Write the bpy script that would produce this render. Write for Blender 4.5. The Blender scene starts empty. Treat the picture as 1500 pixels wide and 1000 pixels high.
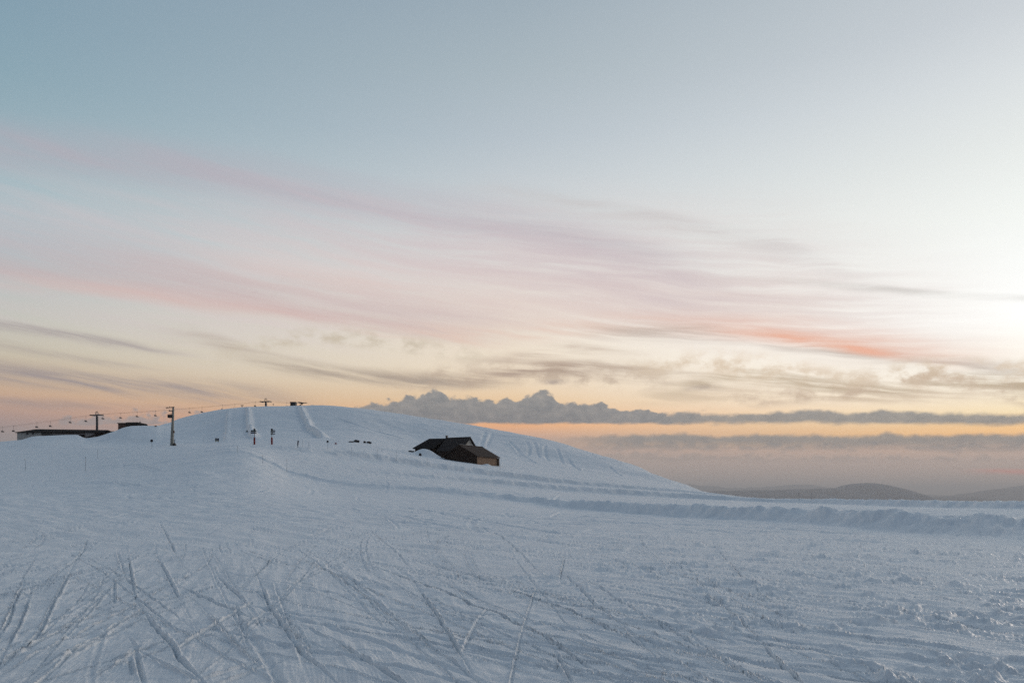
import bpy, math, random
import numpy as np
from mathutils import Vector

random.seed(7); RNG = np.random.default_rng(11)
S = bpy.context.scene
C = S.collection
PI = math.pi
F = 1083.0; CX = 750.0; HY = 725.0            # focal length and horizon in photo pixels (1500 wide)

# ------------------------------------------------------------------ camera
cam_d = bpy.data.cameras.new('camera'); cam = bpy.data.objects.new('camera', cam_d); C.objects.link(cam)
cam.location = (0, 0, 0); cam.rotation_euler = (PI/2, 0, 0)
cam_d.sensor_width = 36; cam_d.lens = 36*F/1500; cam_d.shift_y = (HY-500)/1500
cam_d.clip_start = 0.1; cam_d.clip_end = 200000
S.camera = cam

# ------------------------------------------------------------------ view, samples
S.view_settings.view_transform = 'Standard'; S.view_settings.look = 'None'
S.view_settings.exposure = 0.0; S.view_settings.gamma = 1.0; S.view_settings.use_curve_mapping = False
S.cycles.use_denoising = False
S.cycles.max_bounces = 6; S.cycles.diffuse_bounces = 3

def lin(c):
    return tuple(((v/255)/12.92 if v/255 <= .04045 else ((v/255+.055)/1.055)**2.4) for v in c)

# ------------------------------------------------------------------ world: dusk sky with streaks and cloud banks
SUN_AZ, SUN_EL = 47.0, 5.0
W = bpy.data.worlds.new('World'); S.world = W; W.use_nodes = True
NT = W.node_tree; NT.nodes.clear()
def nd(t, **k):
    n = NT.nodes.new(t)
    for a, b in k.items(): setattr(n, a, b)
    return n
def put(sock, v):
    if isinstance(v, bpy.types.NodeSocket): NT.links.new(v, sock)
    elif v is not None:
        sock.default_value = v
def M(op, a, b=None, c=None, clamp=False):
    n = nd('ShaderNodeMath', operation=op, use_clamp=clamp)
    for i, v in enumerate((a, b, c)):
        if v is not None: put(n.inputs[i], v)
    return n.outputs[0]
def mapr(v, a, b, c, d, smooth=True):
    n = nd('ShaderNodeMapRange', interpolation_type='SMOOTHSTEP' if smooth else 'LINEAR')
    for i, x in enumerate((v, a, b, c, d)): put(n.inputs[i], x)
    return n.outputs[0]
def xyz(x, y, z=0.0):
    n = nd('ShaderNodeCombineXYZ'); put(n.inputs[0], x); put(n.inputs[1], y); put(n.inputs[2], z); return n.outputs[0]
def noise(vec, scale=1.0, detail=4.0, rough=.55, dist=0.0):
    n = nd('ShaderNodeTexNoise', noise_dimensions='3D'); put(n.inputs['Vector'], vec)
    n.inputs['Scale'].default_value = scale; n.inputs['Detail'].default_value = detail
    n.inputs['Roughness'].default_value = rough; n.inputs['Distortion'].default_value = dist
    return n.outputs['Fac']
def mixc(f, a, b):
    n = nd('ShaderNodeMix', data_type='RGBA'); put(n.inputs[0], f)
    for s, v in ((n.inputs[6], a), (n.inputs[7], b)):
        put(s, v if isinstance(v, bpy.types.NodeSocket) else (*v, 1))
    return n.outputs[2]
def ae(px, py):                                   # photo pixel -> azimuth, elevation in degrees
    a = math.atan((px-CX)/F)
    return math.degrees(a), math.degrees(math.atan((HY-py)*math.cos(a)/F))
tc = nd('ShaderNodeTexCoord'); sep = nd('ShaderNodeSeparateXYZ'); NT.links.new(tc.outputs['Generated'], sep.inputs[0])
DX, DY, DZ = sep.outputs
HZ = M('SQRT', M('ADD', M('MULTIPLY', DX, DX), M('MULTIPLY', DY, DY)))
AZ = M('MULTIPLY', M('ARCTAN2', DX, DY), 180/PI)
EL = M('MULTIPLY', M('ARCTAN2', DZ, HZ), 180/PI)
AAZ = M('ABSOLUTE', AZ)

def ramp(stops):                                  # stops: (elevation, sRGB)
    n = nd('ShaderNodeValToRGB'); cr = n.color_ramp; cr.interpolation = 'LINEAR'
    e = cr.elements
    st = sorted(stops)
    pos = [(s[0]+5)/95 for s in st]
    e[0].position = pos[0]; e[1].position = pos[-1]
    for p in pos[1:-1]: e.new(p)
    for i, s in enumerate(st):
        k = s[2] if len(s) > 2 else 1.0
        e[i].color = (*[v*k for v in lin(s[1])], 1)
    NT.links.new(mapr(EL, -5, 90, 0, 1, False), n.inputs[0])
    return n.outputs[0]
def col(px, rows, zen, kk):
    a = []
    for y, c_ in rows:
        e_ = ae(px, y)[1]; a.append((e_, c_, 1+(kk-1)*min(1, max(0, (36-e_)/16))))
    return [(-5, rows[-1][1], kk)] + a + zen
LEFT = ramp(col(0, [(0, (132,160,176)), (100, (138,166,179)), (200, (152,175,185)), (280, (166,187,194)), (350, (176,190,197)), (420, (190,194,192)),
    (460, (199,198,189)), (510, (203,194,174)), (545, (206,184,158)), (570, (208,174,144)), (592, (196,160,140)), (612, (176,148,140)), (635, (158,144,142)), (660, (146,140,142)), (725, (138,136,140))],
    [(40, (122,146,170)), (60, (106,130,156)), (90, (94,113,137))], 1.10))
CENT = ramp(col(750, [(0, (160,176,187)), (100, (170,184,192)), (200, (182,193,201)), (280, (197,204,208)), (330, (208,210,210)), (400, (222,219,214)),
    (450, (232,222,210)), (500, (240,226,206)), (540, (243,225,200)), (565, (242,217,184)), (590, (240,202,156)), (622, (246,178,122)), (640, (202,166,148)), (665, (178,158,149)), (700, (168,153,146)), (725, (154,148,145))],
    [(48, (138,158,176)), (65, (112,136,160)), (90, (94,113,137))], 1.13))
RIGHT = ramp(col(1500, [(0, (200,206,211)), (100, (212,217,219)), (200, (221,225,223)), (300, (233,236,232)), (400, (246,247,244)),
    (460, (255,255,252)), (510, (255,250,240)), (540, (255,249,236)), (570, (255,244,222)), (600, (255,232,188)), (620, (255,206,142)), (634, (255,196,124)), (645, (210,172,148)), (670, (182,160,151)), (700, (174,155,148)), (725, (158,149,147))],
    [(38, (182,192,200)), (55, (138,156,174)), (70, (112,136,160)), (90, (94,113,137))], 1.22))
SIDE = ramp([(-5, (142,138,136)), (0, (142,138,136)), (2, (160,146,140)), (5, (250,205,140)), (9, (255,236,200)), (18, (255,255,252)), (28, (240,242,240)), (40, (178,190,200)), (60, (128,148,168)), (90, (94,113,137))])
BACK = ramp([(-5, (106,112,122)), (0, (108,114,124)), (3, (114,118,131)), (8, (132,128,138)), (13, (130,136,146)), (22, (120,134,149)), (40, (106,124,144)), (65, (98,118,140)), (90, (94,113,137))])
c = mixc(mapr(AZ, -34.7, 0, 0, 1, False), LEFT, CENT)
c = mixc(mapr(AZ, 0, 34.7, 0, 1, False), c, RIGHT)
c = mixc(mapr(AZ, 34.7, 58, 0, 1), c, SIDE)
c = mixc(mapr(AZ, 75, 140, 0, 1), c, BACK)
c = mixc(mapr(AZ, -140, -45, 1, 0), c, BACK)
# physically based sky underneath, as a share of the whole
nish = nd('ShaderNodeTexSky', sky_type='NISHITA'); nish.sun_disc = False
nish.sun_elevation = math.radians(SUN_EL); nish.sun_rotation = math.radians(SUN_AZ); nish.altitude = 1700
nsc = nd('ShaderNodeVectorMath', operation='SCALE'); NT.links.new(nish.outputs[0], nsc.inputs[0]); nsc.inputs['Scale'].default_value = 0.10
c = mixc(0.04, c, nsc.outputs[0])

CLF = mapr(AAZ, 70, 150, 1, 0)                    # the streaks thin out round the back of the sky
FF = M('ADD', EL, M('MULTIPLY', AZ, 0.115))       # along the streaks, which dip to the right
WARP = M('SUBTRACT', noise(xyz(M('MULTIPLY', AZ, .06), M('MULTIPLY', FF, .16), 3.1), 1, 3, .5), .5)
ELW = M('ADD', EL, M('MULTIPLY', WARP, 1.3))
STR = noise(xyz(M('MULTIPLY', AZ, .055), M('MULTIPLY', M('ADD', FF, M('MULTIPLY', WARP, 1.5)), .95), 0.0), 1, 6, .62)
STR2 = noise(xyz(M('MULTIPLY', AZ, .13), M('MULTIPLY', M('ADD', FF, M('MULTIPLY', WARP, 2.4)), 1.75), 7.0), 1, 5, .55, .25)
STR = mapr(STR, .36, .64, 0, 1, False); STR2 = mapr(STR2, .34, .68, 0, 1, True)
PUFF = noise(xyz(M('MULTIPLY', AZ, .5), M('MULTIPLY', EL, .8), 1.0), 1, 5, .6)
A0, A1 = -44.0, 44.0
PUFF = mapr(PUFF, .40, .66, 0, 1)
AN = mapr(AZ, A0, A1, 0, 1, False)
def curve(pts, kx=None):                          # photo polyline -> elevation as a function of azimuth
    n = nd('ShaderNodeFloatCurve'); cm = n.mapping; cv = cm.curves[0]
    q = sorted(((ae(*p)[0]-A0)/(A1-A0), ae(*p)[1]/40) for p in pts)
    while len(cv.points) < len(q): cv.points.new(.5, .5)
    for p, (x, y) in zip(cv.points, q): p.location = (x, y); p.handle_type = 'AUTO_CLAMPED'
    cm.extend = 'HORIZONTAL'; cm.update()
    NT.links.new(AN, n.inputs['Value'])
    return M('MULTIPLY', n.outputs[0], 40)
def band(col_, pts, up, dn, amt, nz=STR, n0=.1, n1=1.8, ends=(None, None), fade=6, el=None):
    global c
    d = M('SUBTRACT', el or ELW, curve(pts))
    m = M('MULTIPLY', mapr(d, 0, up, 1, 0), mapr(d, -dn, 0, 0, 1))
    if ends[0] is not None:
        a = ae(ends[0], 500)[0]; m = M('MULTIPLY', m, mapr(AZ, a-fade, a+fade, 0, 1))
    if ends[1] is not None:
        a = ae(ends[1], 500)[0]; m = M('MULTIPLY', m, mapr(AZ, a-fade, a+fade, 1, 0))
    k = M('ADD', M('MULTIPLY', nz, n1), n0, clamp=True)
    m = M('MULTIPLY', M('MULTIPLY', m, M('MULTIPLY', k, amt), clamp=True), CLF)
    c = mixc(m, c, lin(col_))
# broad thin veil of streaks
band((228,214,212), [(0,470), (400,440), (800,400), (1100,420), (1300,470), (1500,500)], 7.5, 6.5, .55, STR2, .25, .75, (250, 1330), 9)
band((214,202,202), [(0,440), (400,440), (800,430), (1100,440), (1300,480), (1500,510)], 9, 4, .4, STR, .0, 1.0, (None, 1330), 9)
band((236,212,202), [(300,430), (600,448), (850,456), (1100,470), (1300,490)], 5.5, 2.8, .6, STR, .35, .65, (330, 1300), 9)
band((214,196,200), [(0,300), (300,330), (600,372), (900,410), (1100,440)], 3.5, 3.0, .35, STR, .2, .8, (None, 1000), 9)
band((186,174,184), [(0,214), (150,232), (300,256), (450,280), (600,306), (750,330), (900,362), (1050,396), (1200,420)], 2.4, 1.9, .62, STR, .5, .5, (None, 1000), 9)
band((204,190,196), [(300,250), (450,276), (600,305), (750,340), (900,380), (1050,420), (1200,440)], .8, 5.5, .5, STR2, .2, .7, (380, 1060), 7)
band((192,186,186), [(600,255), (750,278), (900,310), (1050,340), (1150,362), (1250,400)], .8, 1.4, .36, STR2, .3, .7, (720, 1200), 7)
band((198,178,180), [(0,384), (150,402), (300,428), (450,455), (600,478), (750,492), (900,500)], 3.4, 1.2, .66, STR, .4, .6, (None, 700), 9)
band((222,184,176), [(0,410), (150,424), (300,446), (450,464), (600,484), (720,496)], 1.3, .7, .55, STR, .3, .7, (20, 660), 9)
band((240,204,184), [(500,486), (700,494), (900,478), (1000,470), (1150,480)], 1.5, 1.1, .5, STR2, .0, 1.0, (560, 1050), 6)
band((168,158,158), [(0,476), (100,490), (180,501), (260,514), (340,522)], .5, .6, .85, STR2, .3, .7, (None, 240), 4)
band((180,168,160), [(0,505), (100,522), (200,536), (320,548)], .5, .6, .7, STR2, .15, .85, (None, 200), 5)
band((160,149,150), [(0,554), (100,563), (200,572), (300,577), (400,583), (500,590)], 1.5, 1.0, .95, STR2, .25, .75, (None, 400), 5)
band((172,152,146), [(0,592), (100,596), (200,600), (300,604)], .5, .6, .7, STR2, .2, .8, (None, 260), 5)
band((182,166,150), [(280,488), (320,503), (370,522), (450,541), (550,552), (650,556), (760,560)], 1.0, .9, 1.15, STR2, .25, .75, (310, 700), 5)
band((206,192,170), [(300,530), (420,500), (520,498), (620,510), (700,520)], 1.2, .8, 0.81, PUFF, .0, 1.0, (350, 690), 5)
band((190,168,150), [(660,556), (720,549), (800,540), (900,546), (1000,554), (1100,566)], 1.2, 1.0, 1.22, STR2, .15, .85, (690, 1010), 4)
band((204,184,166), [(700,530), (780,516), (850,511), (960,520)], .7, .8, 0.94, STR2, .0, 1.0, (710, 900), 4)
band((186,172,160), [(820,486), (950,484), (1050,486), (1150,500), (1300,522), (1500,546)], 1.0, 1.2, .65, STR2, .05, .95, (880, None), 4)
band((250,188,160), [(1020,476), (1090,485), (1160,494), (1230,504), (1330,521)], .75, .65, 1.3, STR2, .25, .75, (1090, 1310), 3)
band((244,190,166), [(1020,480), (1200,492), (1300,505), (1400,528)], 2.0, 1.2, .75, STR, .25, .75, (1040, 1400), 6)
band((196,192,186), [(1080,402), (1180,410), (1300,419), (1400,427), (1500,431)], .28, .45, .5, STR2, .3, .7, (1150, None), 5)
band((238,214,188), [(960,520), (1100,530), (1300,560), (1500,540)], 1.2, 2.5, .6, PUFF, .0, 1.0, (1000, None), 4)
band((206,186,158), [(960,578), (1040,563), (1090,556), (1180,563), (1280,572), (1400,560), (1500,566)], .9, .9, 1.15, STR2, .0, 1.0, (980, None), 4)
band((188,170,154), [(1000,572), (1030,570), (1060,572)], .35, .35, .8, PUFF, .4, .6, (1008, 1060), 1)
band((212,188,164), [(1040,590), (1150,584), (1280,572), (1340,552), (1420,560), (1500,584)], 1.0, .9, 0.94, PUFF, .0, 1.0, (1060, None), 4)
band((190,168,148), [(560,560), (660,552), (760,546), (860,552), (980,560)], 1.6, 1.3, .75, PUFF, .0, 1.0, (600, 960), 4)
band((226,204,176), [(880,545), (1000,536), (1120,546), (1240,556), (1360,540), (1500,548)], 1.2, 1.4, .7, PUFF, .0, 1.0, (920, None), 4)
band((214,190,162), [(960,586), (1100,578), (1250,588), (1400,578), (1500,584)], .8, .7, .7, STR2, .0, 1.0, (980, None), 4)
band((176,160,150), [(760,566), (800,560), (850,560)], .35, .3, .8, PUFF, .35, .65, (790, 838), 1.2)
# cumulus bank low over the horizon
def bank(col_lo, col_hi, top, bot, amp, soft, amt, ends, fade, softb, nzs=1.0, slow=0.0):
    global c
    n1 = noise(xyz(M('MULTIPLY', AZ, .9*nzs), M('MULTIPLY', EL, 1.35*nzs), 2.0), 1, 6, .55, .3)
    n3 = noise(xyz(M('MULTIPLY', AZ, .16), 4.0, 9.0), 1, 2, .5)
    n2 = noise(xyz(M('MULTIPLY', AZ, .35), M('MULTIPLY', EL, .9), 5.0), 1, 5, .6)
    tp = curve(top); bt = curve(bot)
    vo = nd('ShaderNodeTexVoronoi', feature='SMOOTH_F1', voronoi_dimensions='2D'); vo.inputs['Scale'].default_value = 1.0
    vo.inputs['Smoothness'].default_value = .25; vo.inputs['Detail'].default_value = 2.0; vo.inputs['Roughness'].default_value = .5
    put(vo.inputs['Vector'], xyz(M('ADD', M('MULTIPLY', AZ, .85), M('MULTIPLY', n1, .9)), M('ADD', M('MULTIPLY', EL, 1.1), M('MULTIPLY', n2, .5))))
    d = M('ADD', M('SUBTRACT', EL, tp), M('MULTIPLY', M('SUBTRACT', n1, .5), amp*1.3))
    d = M('ADD', d, M('MULTIPLY', M('SUBTRACT', n3, .5), slow))
    d = M('ADD', d, M('MULTIPLY', M('SUBTRACT', vo.outputs['Distance'], .42), amp*.75))
    m = mapr(d, -soft, soft*.8, 1, 0)
    m = M('MULTIPLY', m, mapr(M('ADD', M('SUBTRACT', EL, bt), M('MULTIPLY', M('SUBTRACT', n2, .5), .75)), -softb, softb, 0, 1))
    for e, (p, q) in zip(ends, ((0, 1), (1, 0))):
        if e is not None:
            a = ae(e, 600)[0]; m = M('MULTIPLY', m, mapr(AZ, a-fade, a+fade, p, q))
    body = M('ADD', M('MULTIPLY', mapr(d, -1.7, 0, 0, 1), .55), M('MULTIPLY', M('SUBTRACT', n1, .42), 2.2), clamp=True)
    m = M('MULTIPLY', M('MULTIPLY', m, amt), CLF)
    c = mixc(m, c, mixc(body, lin(col_lo), lin(col_hi)))
bank((150,142,142), (168,158,156), [(0,625), (60,618), (100,610), (150,606), (210,602), (250,605), (300,603), (340,606), (420,610)],
     [(0,628), (100,621), (250,622), (330,640), (420,640)], 1.1, .22, .8, (50, 400), 3, .12)
for py, k in ((652, .55), (668, .4)):
    bank((146,142,140), (160,152,146), [(800,py+2), (900,py-7), (1100,py-4), (1300,py-2), (1500,py-4)], [(800,py+6), (1100,py+6), (1500,py+6)], .9, .2, k, (860, None), 5, .25)
bank((132,134,136), (152,149,145), [(780,643), (840,639), (900,636), (1000,634), (1050,637), (1120,635), (1200,637), (1280,637), (1297,631), (1312,636), (1400,635), (1500,634)],
     [(780,652), (1000,653), (1200,654), (1500,655)], .22, .22, .9, (850, None), 5, .5, 1.0, 1.0)
bank((124,129,134), (152,151,150),
     [(400,606), (440,600), (470,591), (495,598), (525,591), (555,588), (590,582), (615,574), (636,567), (648,566), (657,580), (675,580), (695,579), (716,585), (740,582), (755,584),
      (772,576), (785,572), (806,574), (815,585), (840,589), (862,589), (882,588), (900,597), (925,599), (947,597), (970,602), (1050,604), (1150,606)],
     [(400,621), (700,620), (900,620), (1100,619)], .66, .17, .95, (430, 1010), 2.5, .14, 1.25)
bank((126,131,135), (154,152,149), [(880,602), (1000,603), (1100,604), (1180,601), (1250,603), (1320,601), (1420,603), (1500,605)],
     [(880,620), (1100,619), (1300,620), (1500,621)], .24, .2, .9, (960, None), 2.5, .22, 1.1, 1.1)
band((244,150,128), [(1380,690), (1440,689), (1500,690), (1560,692)], .25, .35, .8, STR2, .4, 1.0, (1440, None), 2, el=EL)
bsc = nd('ShaderNodeVectorMath', operation='SCALE'); NT.links.new(c, bsc.inputs[0]); bsc.inputs['Scale'].default_value = 10.0
bg = nd('ShaderNodeBackground'); bg.inputs['Strength'].default_value = 0.10
NT.links.new(bsc.outputs[0], bg.inputs['Color'])
wo = nd('ShaderNodeOutputWorld'); NT.links.new(bg.outputs[0], wo.inputs['Surface'])
W.cycles.sampling_method = 'MANUAL'; W.cycles.sample_map_resolution = 1024

# ------------------------------------------------------------------ sun: the last glow from low on the right
sd = bpy.data.lights.new('sun', 'SUN'); sd.energy = 0.95; sd.angle = math.radians(12); sd.color = (1.0, .86, .76)
sun = bpy.data.objects.new('sun', sd); C.objects.link(sun)
a, e = math.radians(SUN_AZ), math.radians(SUN_EL)
sun.rotation_euler = (-Vector((math.sin(a)*math.cos(e), math.cos(a)*math.cos(e), math.sin(e)))).to_track_quat('-Z', 'Y').to_euler()

# ------------------------------------------------------------------ materials
def mat(name, base, rough=.7, spec=.3, metal=0.0, var=.25, scale=6.0, bump=0.0, stretch=(1,1,1)):
    m = bpy.data.materials.new(name); m.use_nodes = True
    nt = m.node_tree; b = nt.nodes['Principled BSDF']
    b.inputs['Roughness'].default_value = rough; b.inputs['Metallic'].default_value = metal
    b.inputs['Specular IOR Level'].default_value = spec
    t = nt.nodes.new('ShaderNodeTexCoord'); mp = nt.nodes.new('ShaderNodeMapping'); mp.inputs['Scale'].default_value = stretch
    n = nt.nodes.new('ShaderNodeTexNoise'); n.inputs['Scale'].default_value = scale; n.inputs['Detail'].default_value = 6
    r = nt.nodes.new('ShaderNodeValToRGB')
    r.color_ramp.elements[0].position = .3; r.color_ramp.elements[1].position = .7
    r.color_ramp.elements[0].color = (*[v*(1-var) for v in base], 1); r.color_ramp.elements[1].color = (*[min(1, v*(1+var)) for v in base], 1)
    nt.links.new(t.outputs['Object'], mp.inputs[0]); nt.links.new(mp.outputs[0], n.inputs['Vector'])
    nt.links.new(n.outputs['Fac'], r.inputs[0]); nt.links.new(r.outputs[0], b.inputs['Base Color'])
    if bump:
        bp = nt.nodes.new('ShaderNodeBump'); bp.inputs['Strength'].default_value = bump; bp.inputs['Distance'].default_value = .03
        nt.links.new(n.outputs['Fac'], bp.inputs['Height']); nt.links.new(bp.outputs[0], b.inputs['Normal'])
    return m
MT = dict(
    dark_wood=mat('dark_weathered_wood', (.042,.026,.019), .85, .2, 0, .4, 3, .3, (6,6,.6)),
    tan_wood=mat('tan_plank_wood', (.25,.165,.115), .85, .2, 0, .35, 3, .3, (6,6,.5)),  # tan boards, paler than the dark gable
    roof=mat('brown_roof', (.052,.043,.040), .95, .08, 0, .35, 2.5, .4, (1,1,1)),
    roof_barn=mat('worn_brown_barn_roof', (.088,.068,.058), .95, .08, 0, .4, 2.5, .4),
    roof_black=mat('black_roof', (.024,.020,.019), .95, .08, 0, .35, 2.5, .4),
    plaster=mat('pale_plaster', (.42,.40,.37), .9, .2, 0, .12, 1.5),
    render_wall=mat('dull_rendered_wall', (.22,.19,.18), .9, .2, 0, .2, 1.5),
    glass=mat('dark_window_glass', (.02,.022,.026), .15, .5, 0, .1),
    steel=mat('dark_galvanised_steel', (.07,.07,.075), .55, .4, .5, .25, 4),
    grey=mat('weathered_concrete', (.26,.25,.22), .85, .2, 0, .2, 3),
    rust=mat('brown_stained_steel', (.10,.055,.04), .7, .3, .2, .3, 4),
    red=mat('dark_red_padding', (.22,.012,.012), .6, .3, 0, .2, 5),
    navy=mat('dark_navy_board', (.022,.020,.045), .5, .4, 0, .2, 5),
    olive=mat('dark_green_board', (.03,.035,.028), .5, .4, 0, .2, 5),
    black=mat('black_paint', (.015,.015,.018), .5, .4, 0, .2, 5),
    bamboo=mat('grey_marker_rod', (.20,.20,.21), .7, .3, 0, .2, 5),
    rock=mat('dark_rock', (.035,.03,.03), .9, .2, 0, .5, 3, .5),
    pink=mat('faded_pink_panel', (.42,.24,.25), .7, .3, 0, .2, 5),
    yellow=mat('dull_yellow_band', (.30,.24,.06), .6, .3, 0, .2, 5),
    snowcap=mat('snow_on_roof', (.80,.83,.87), .8, .2, 0, .04, 3, .3),
)

def snow_material():
    m = bpy.data.materials.new('wind_packed_snow'); m.use_nodes = True
    nt = m.node_tree; L = nt.links; b = nt.nodes['Principled BSDF']
    def N(t, **k):
        n = nt.nodes.new(t)
        for a_, v in k.items(): setattr(n, a_, v)
        return n
    def mm(op, a_, b_=None, clamp=False):
        n = N('ShaderNodeMath', operation=op, use_clamp=clamp)
        for i, v in enumerate((a_, b_)):
            if isinstance(v, bpy.types.NodeSocket): L.new(v, n.inputs[i])
            elif v is not None: n.inputs[i].default_value = v
        return n.outputs[0]
    g = N('ShaderNodeNewGeometry').outputs['Position']
    def nz(scale, det=4, rough=.6, rot=0.0, st=(1,1,1)):
        mp = N('ShaderNodeMapping', vector_type='POINT'); mp.inputs['Rotation'].default_value = (0,0,rot); mp.inputs['Scale'].default_value = st
        L.new(g, mp.inputs[0])
        n = N('ShaderNodeTexNoise'); n.inputs['Scale'].default_value = scale; n.inputs['Detail'].default_value = det; n.inputs['Roughness'].default_value = rough
        L.new(mp.outputs[0], n.inputs['Vector']); return n.outputs['Fac']
    # colour: clean snow with slightly greyer, icier scraped patches
    r = N('ShaderNodeValToRGB'); e_ = r.color_ramp.elements
    e_[0].position = .32; e_[0].color = (.80,.815,.832,1); e_[1].position = .68; e_[1].color = (.90,.912,.92,1)
    mixn = mm('ADD', mm('MULTIPLY', nz(.35, 6, .62), .6), mm('MULTIPLY', nz(2.2, 4, .6, .75, (.25,1.6,1)), .4))
    L.new(mixn, r.inputs[0]); L.new(r.outputs[0], b.inputs['Base Color'])
    b.inputs['Roughness'].default_value = .5; b.inputs['Specular IOR Level'].default_value = .5
    # relief: grains, crust, comb lines left by the groomer
    sx = N('ShaderNodeSeparateXYZ'); L.new(g, sx.inputs[0])
    X, Y, Z = sx.outputs
    near = N('ShaderNodeMapRange', interpolation_type='SMOOTHSTEP'); L.new(Y, near.inputs[0])
    for i, v in ((1, 9.0), (2, 22.0), (3, 1.0), (4, 0.0)): near.inputs[i].default_value = v
    u = mm('ADD', mm('MULTIPLY', X, .957), mm('MULTIPLY', Y, .29))
    u = mm('ADD', u, mm('MULTIPLY', nz(.5, 2), .25))
    comb = mm('SINE', mm('MULTIPLY', u, 2*PI/.038))
    patch = N('ShaderNodeMapRange', interpolation_type='SMOOTHSTEP'); L.new(nz(.55, 4, .6, .3, (1,.45,1)), patch.inputs[0])
    for i, v in ((1, .46), (2, .58), (3, 0.0), (4, 1.0)): patch.inputs[i].default_value = v
    xm = N('ShaderNodeMapRange', interpolation_type='SMOOTHSTEP'); L.new(X, xm.inputs[0])
    for i, v in ((1, .5), (2, 2.5), (3, 1.0), (4, .15)): xm.inputs[i].default_value = v
    combh = mm('MULTIPLY', mm('MULTIPLY', mm('MULTIPLY', comb, .0015), patch.outputs[0]), mm('MULTIPLY', near.outputs[0], xm.outputs[0]))
    h = mm('ADD', combh, mm('MULTIPLY', nz(26, 6, .75), .016))
    h = mm('ADD', h, mm('MULTIPLY', nz(5.0, 5, .65, .75, (.3,1.5,1)), .045))
    far = N('ShaderNodeMapRange', interpolation_type='SMOOTHSTEP'); L.new(Y, far.inputs[0])
    for i, v in ((1, 30.0), (2, 120.0), (3, 0.0), (4, 1.0)): far.inputs[i].default_value = v
    h = mm('ADD', h, mm('MULTIPLY', mm('MULTIPLY', nz(.45, 6, .7), .45), far.outputs[0]))
    bp = N('ShaderNodeBump'); bp.inputs['Strength'].default_value = .8; bp.inputs['Distance'].default_value = 1.0
    L.new(h, bp.inputs['Height']); L.new(bp.outputs[0], b.inputs['Normal'])
    return m
SNOW = snow_material()

# ------------------------------------------------------------------ numpy noise
_perm = RNG.permutation(256); _perm = np.concatenate([_perm, _perm, _perm])
_ga = RNG.random(256)*2*PI; _gx = np.cos(_ga); _gy = np.sin(_ga)
def perlin(x, y):
    xi = np.floor(x).astype(np.int64); yi = np.floor(y).astype(np.int64)
    xf = x-xi; yf = y-yi; xi &= 255; yi &= 255
    u = xf*xf*xf*(xf*(xf*6-15)+10); v = yf*yf*yf*(yf*(yf*6-15)+10)
    def g(a, b, fx, fy):
        h = _perm[_perm[(xi+a) & 255]+((yi+b) & 255)]
        return _gx[h]*fx+_gy[h]*fy
    n0 = g(0,0,xf,yf); n0 = n0+u*(g(1,0,xf-1,yf)-n0)
    n1 = g(0,1,xf,yf-1); n1 = n1+u*(g(1,1,xf-1,yf-1)-n1)
    return (n0+v*(n1-n0))*1.5
def fbm(x, y, o=4, gain=.5):
    s = 0; a_ = 1.0
    for i in range(o):
        s = s+a_*perlin(x+i*17.3, y-i*9.1); x = x*2.03; y = y*2.03; a_ *= gain
    return s
def sst(v, a_, b_):
    t = np.clip((v-a_)/(b_-a_), 0, 1); return t*t*(3-2*t)
def pchip(xk, yk, x):
    xk = np.asarray(xk, float); yk = np.asarray(yk, float)
    h = np.diff(xk); d = np.diff(yk)/h
    m = np.zeros(len(xk)); m[0] = d[0]; m[-1] = d[-1]
    for i in range(1, len(xk)-1):
        if d[i-1]*d[i] > 0:
            w1 = 2*h[i]+h[i-1]; w2 = h[i]+2*h[i-1]
            m[i] = (w1+w2)/(w1/d[i-1]+w2/d[i])
    x = np.clip(x, xk[0], xk[-1]); i = np.clip(np.searchsorted(xk, x, side='right')-1, 0, len(h)-1)
    t = (x-xk[i])/h[i]; hh = h[i]
    return ((2*t**3-3*t**2+1)*yk[i]+(t**3-2*t**2+t)*hh*m[i]+(-2*t**3+3*t**2)*yk[i+1]+(t**3-t**2)*hh*m[i+1])

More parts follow.
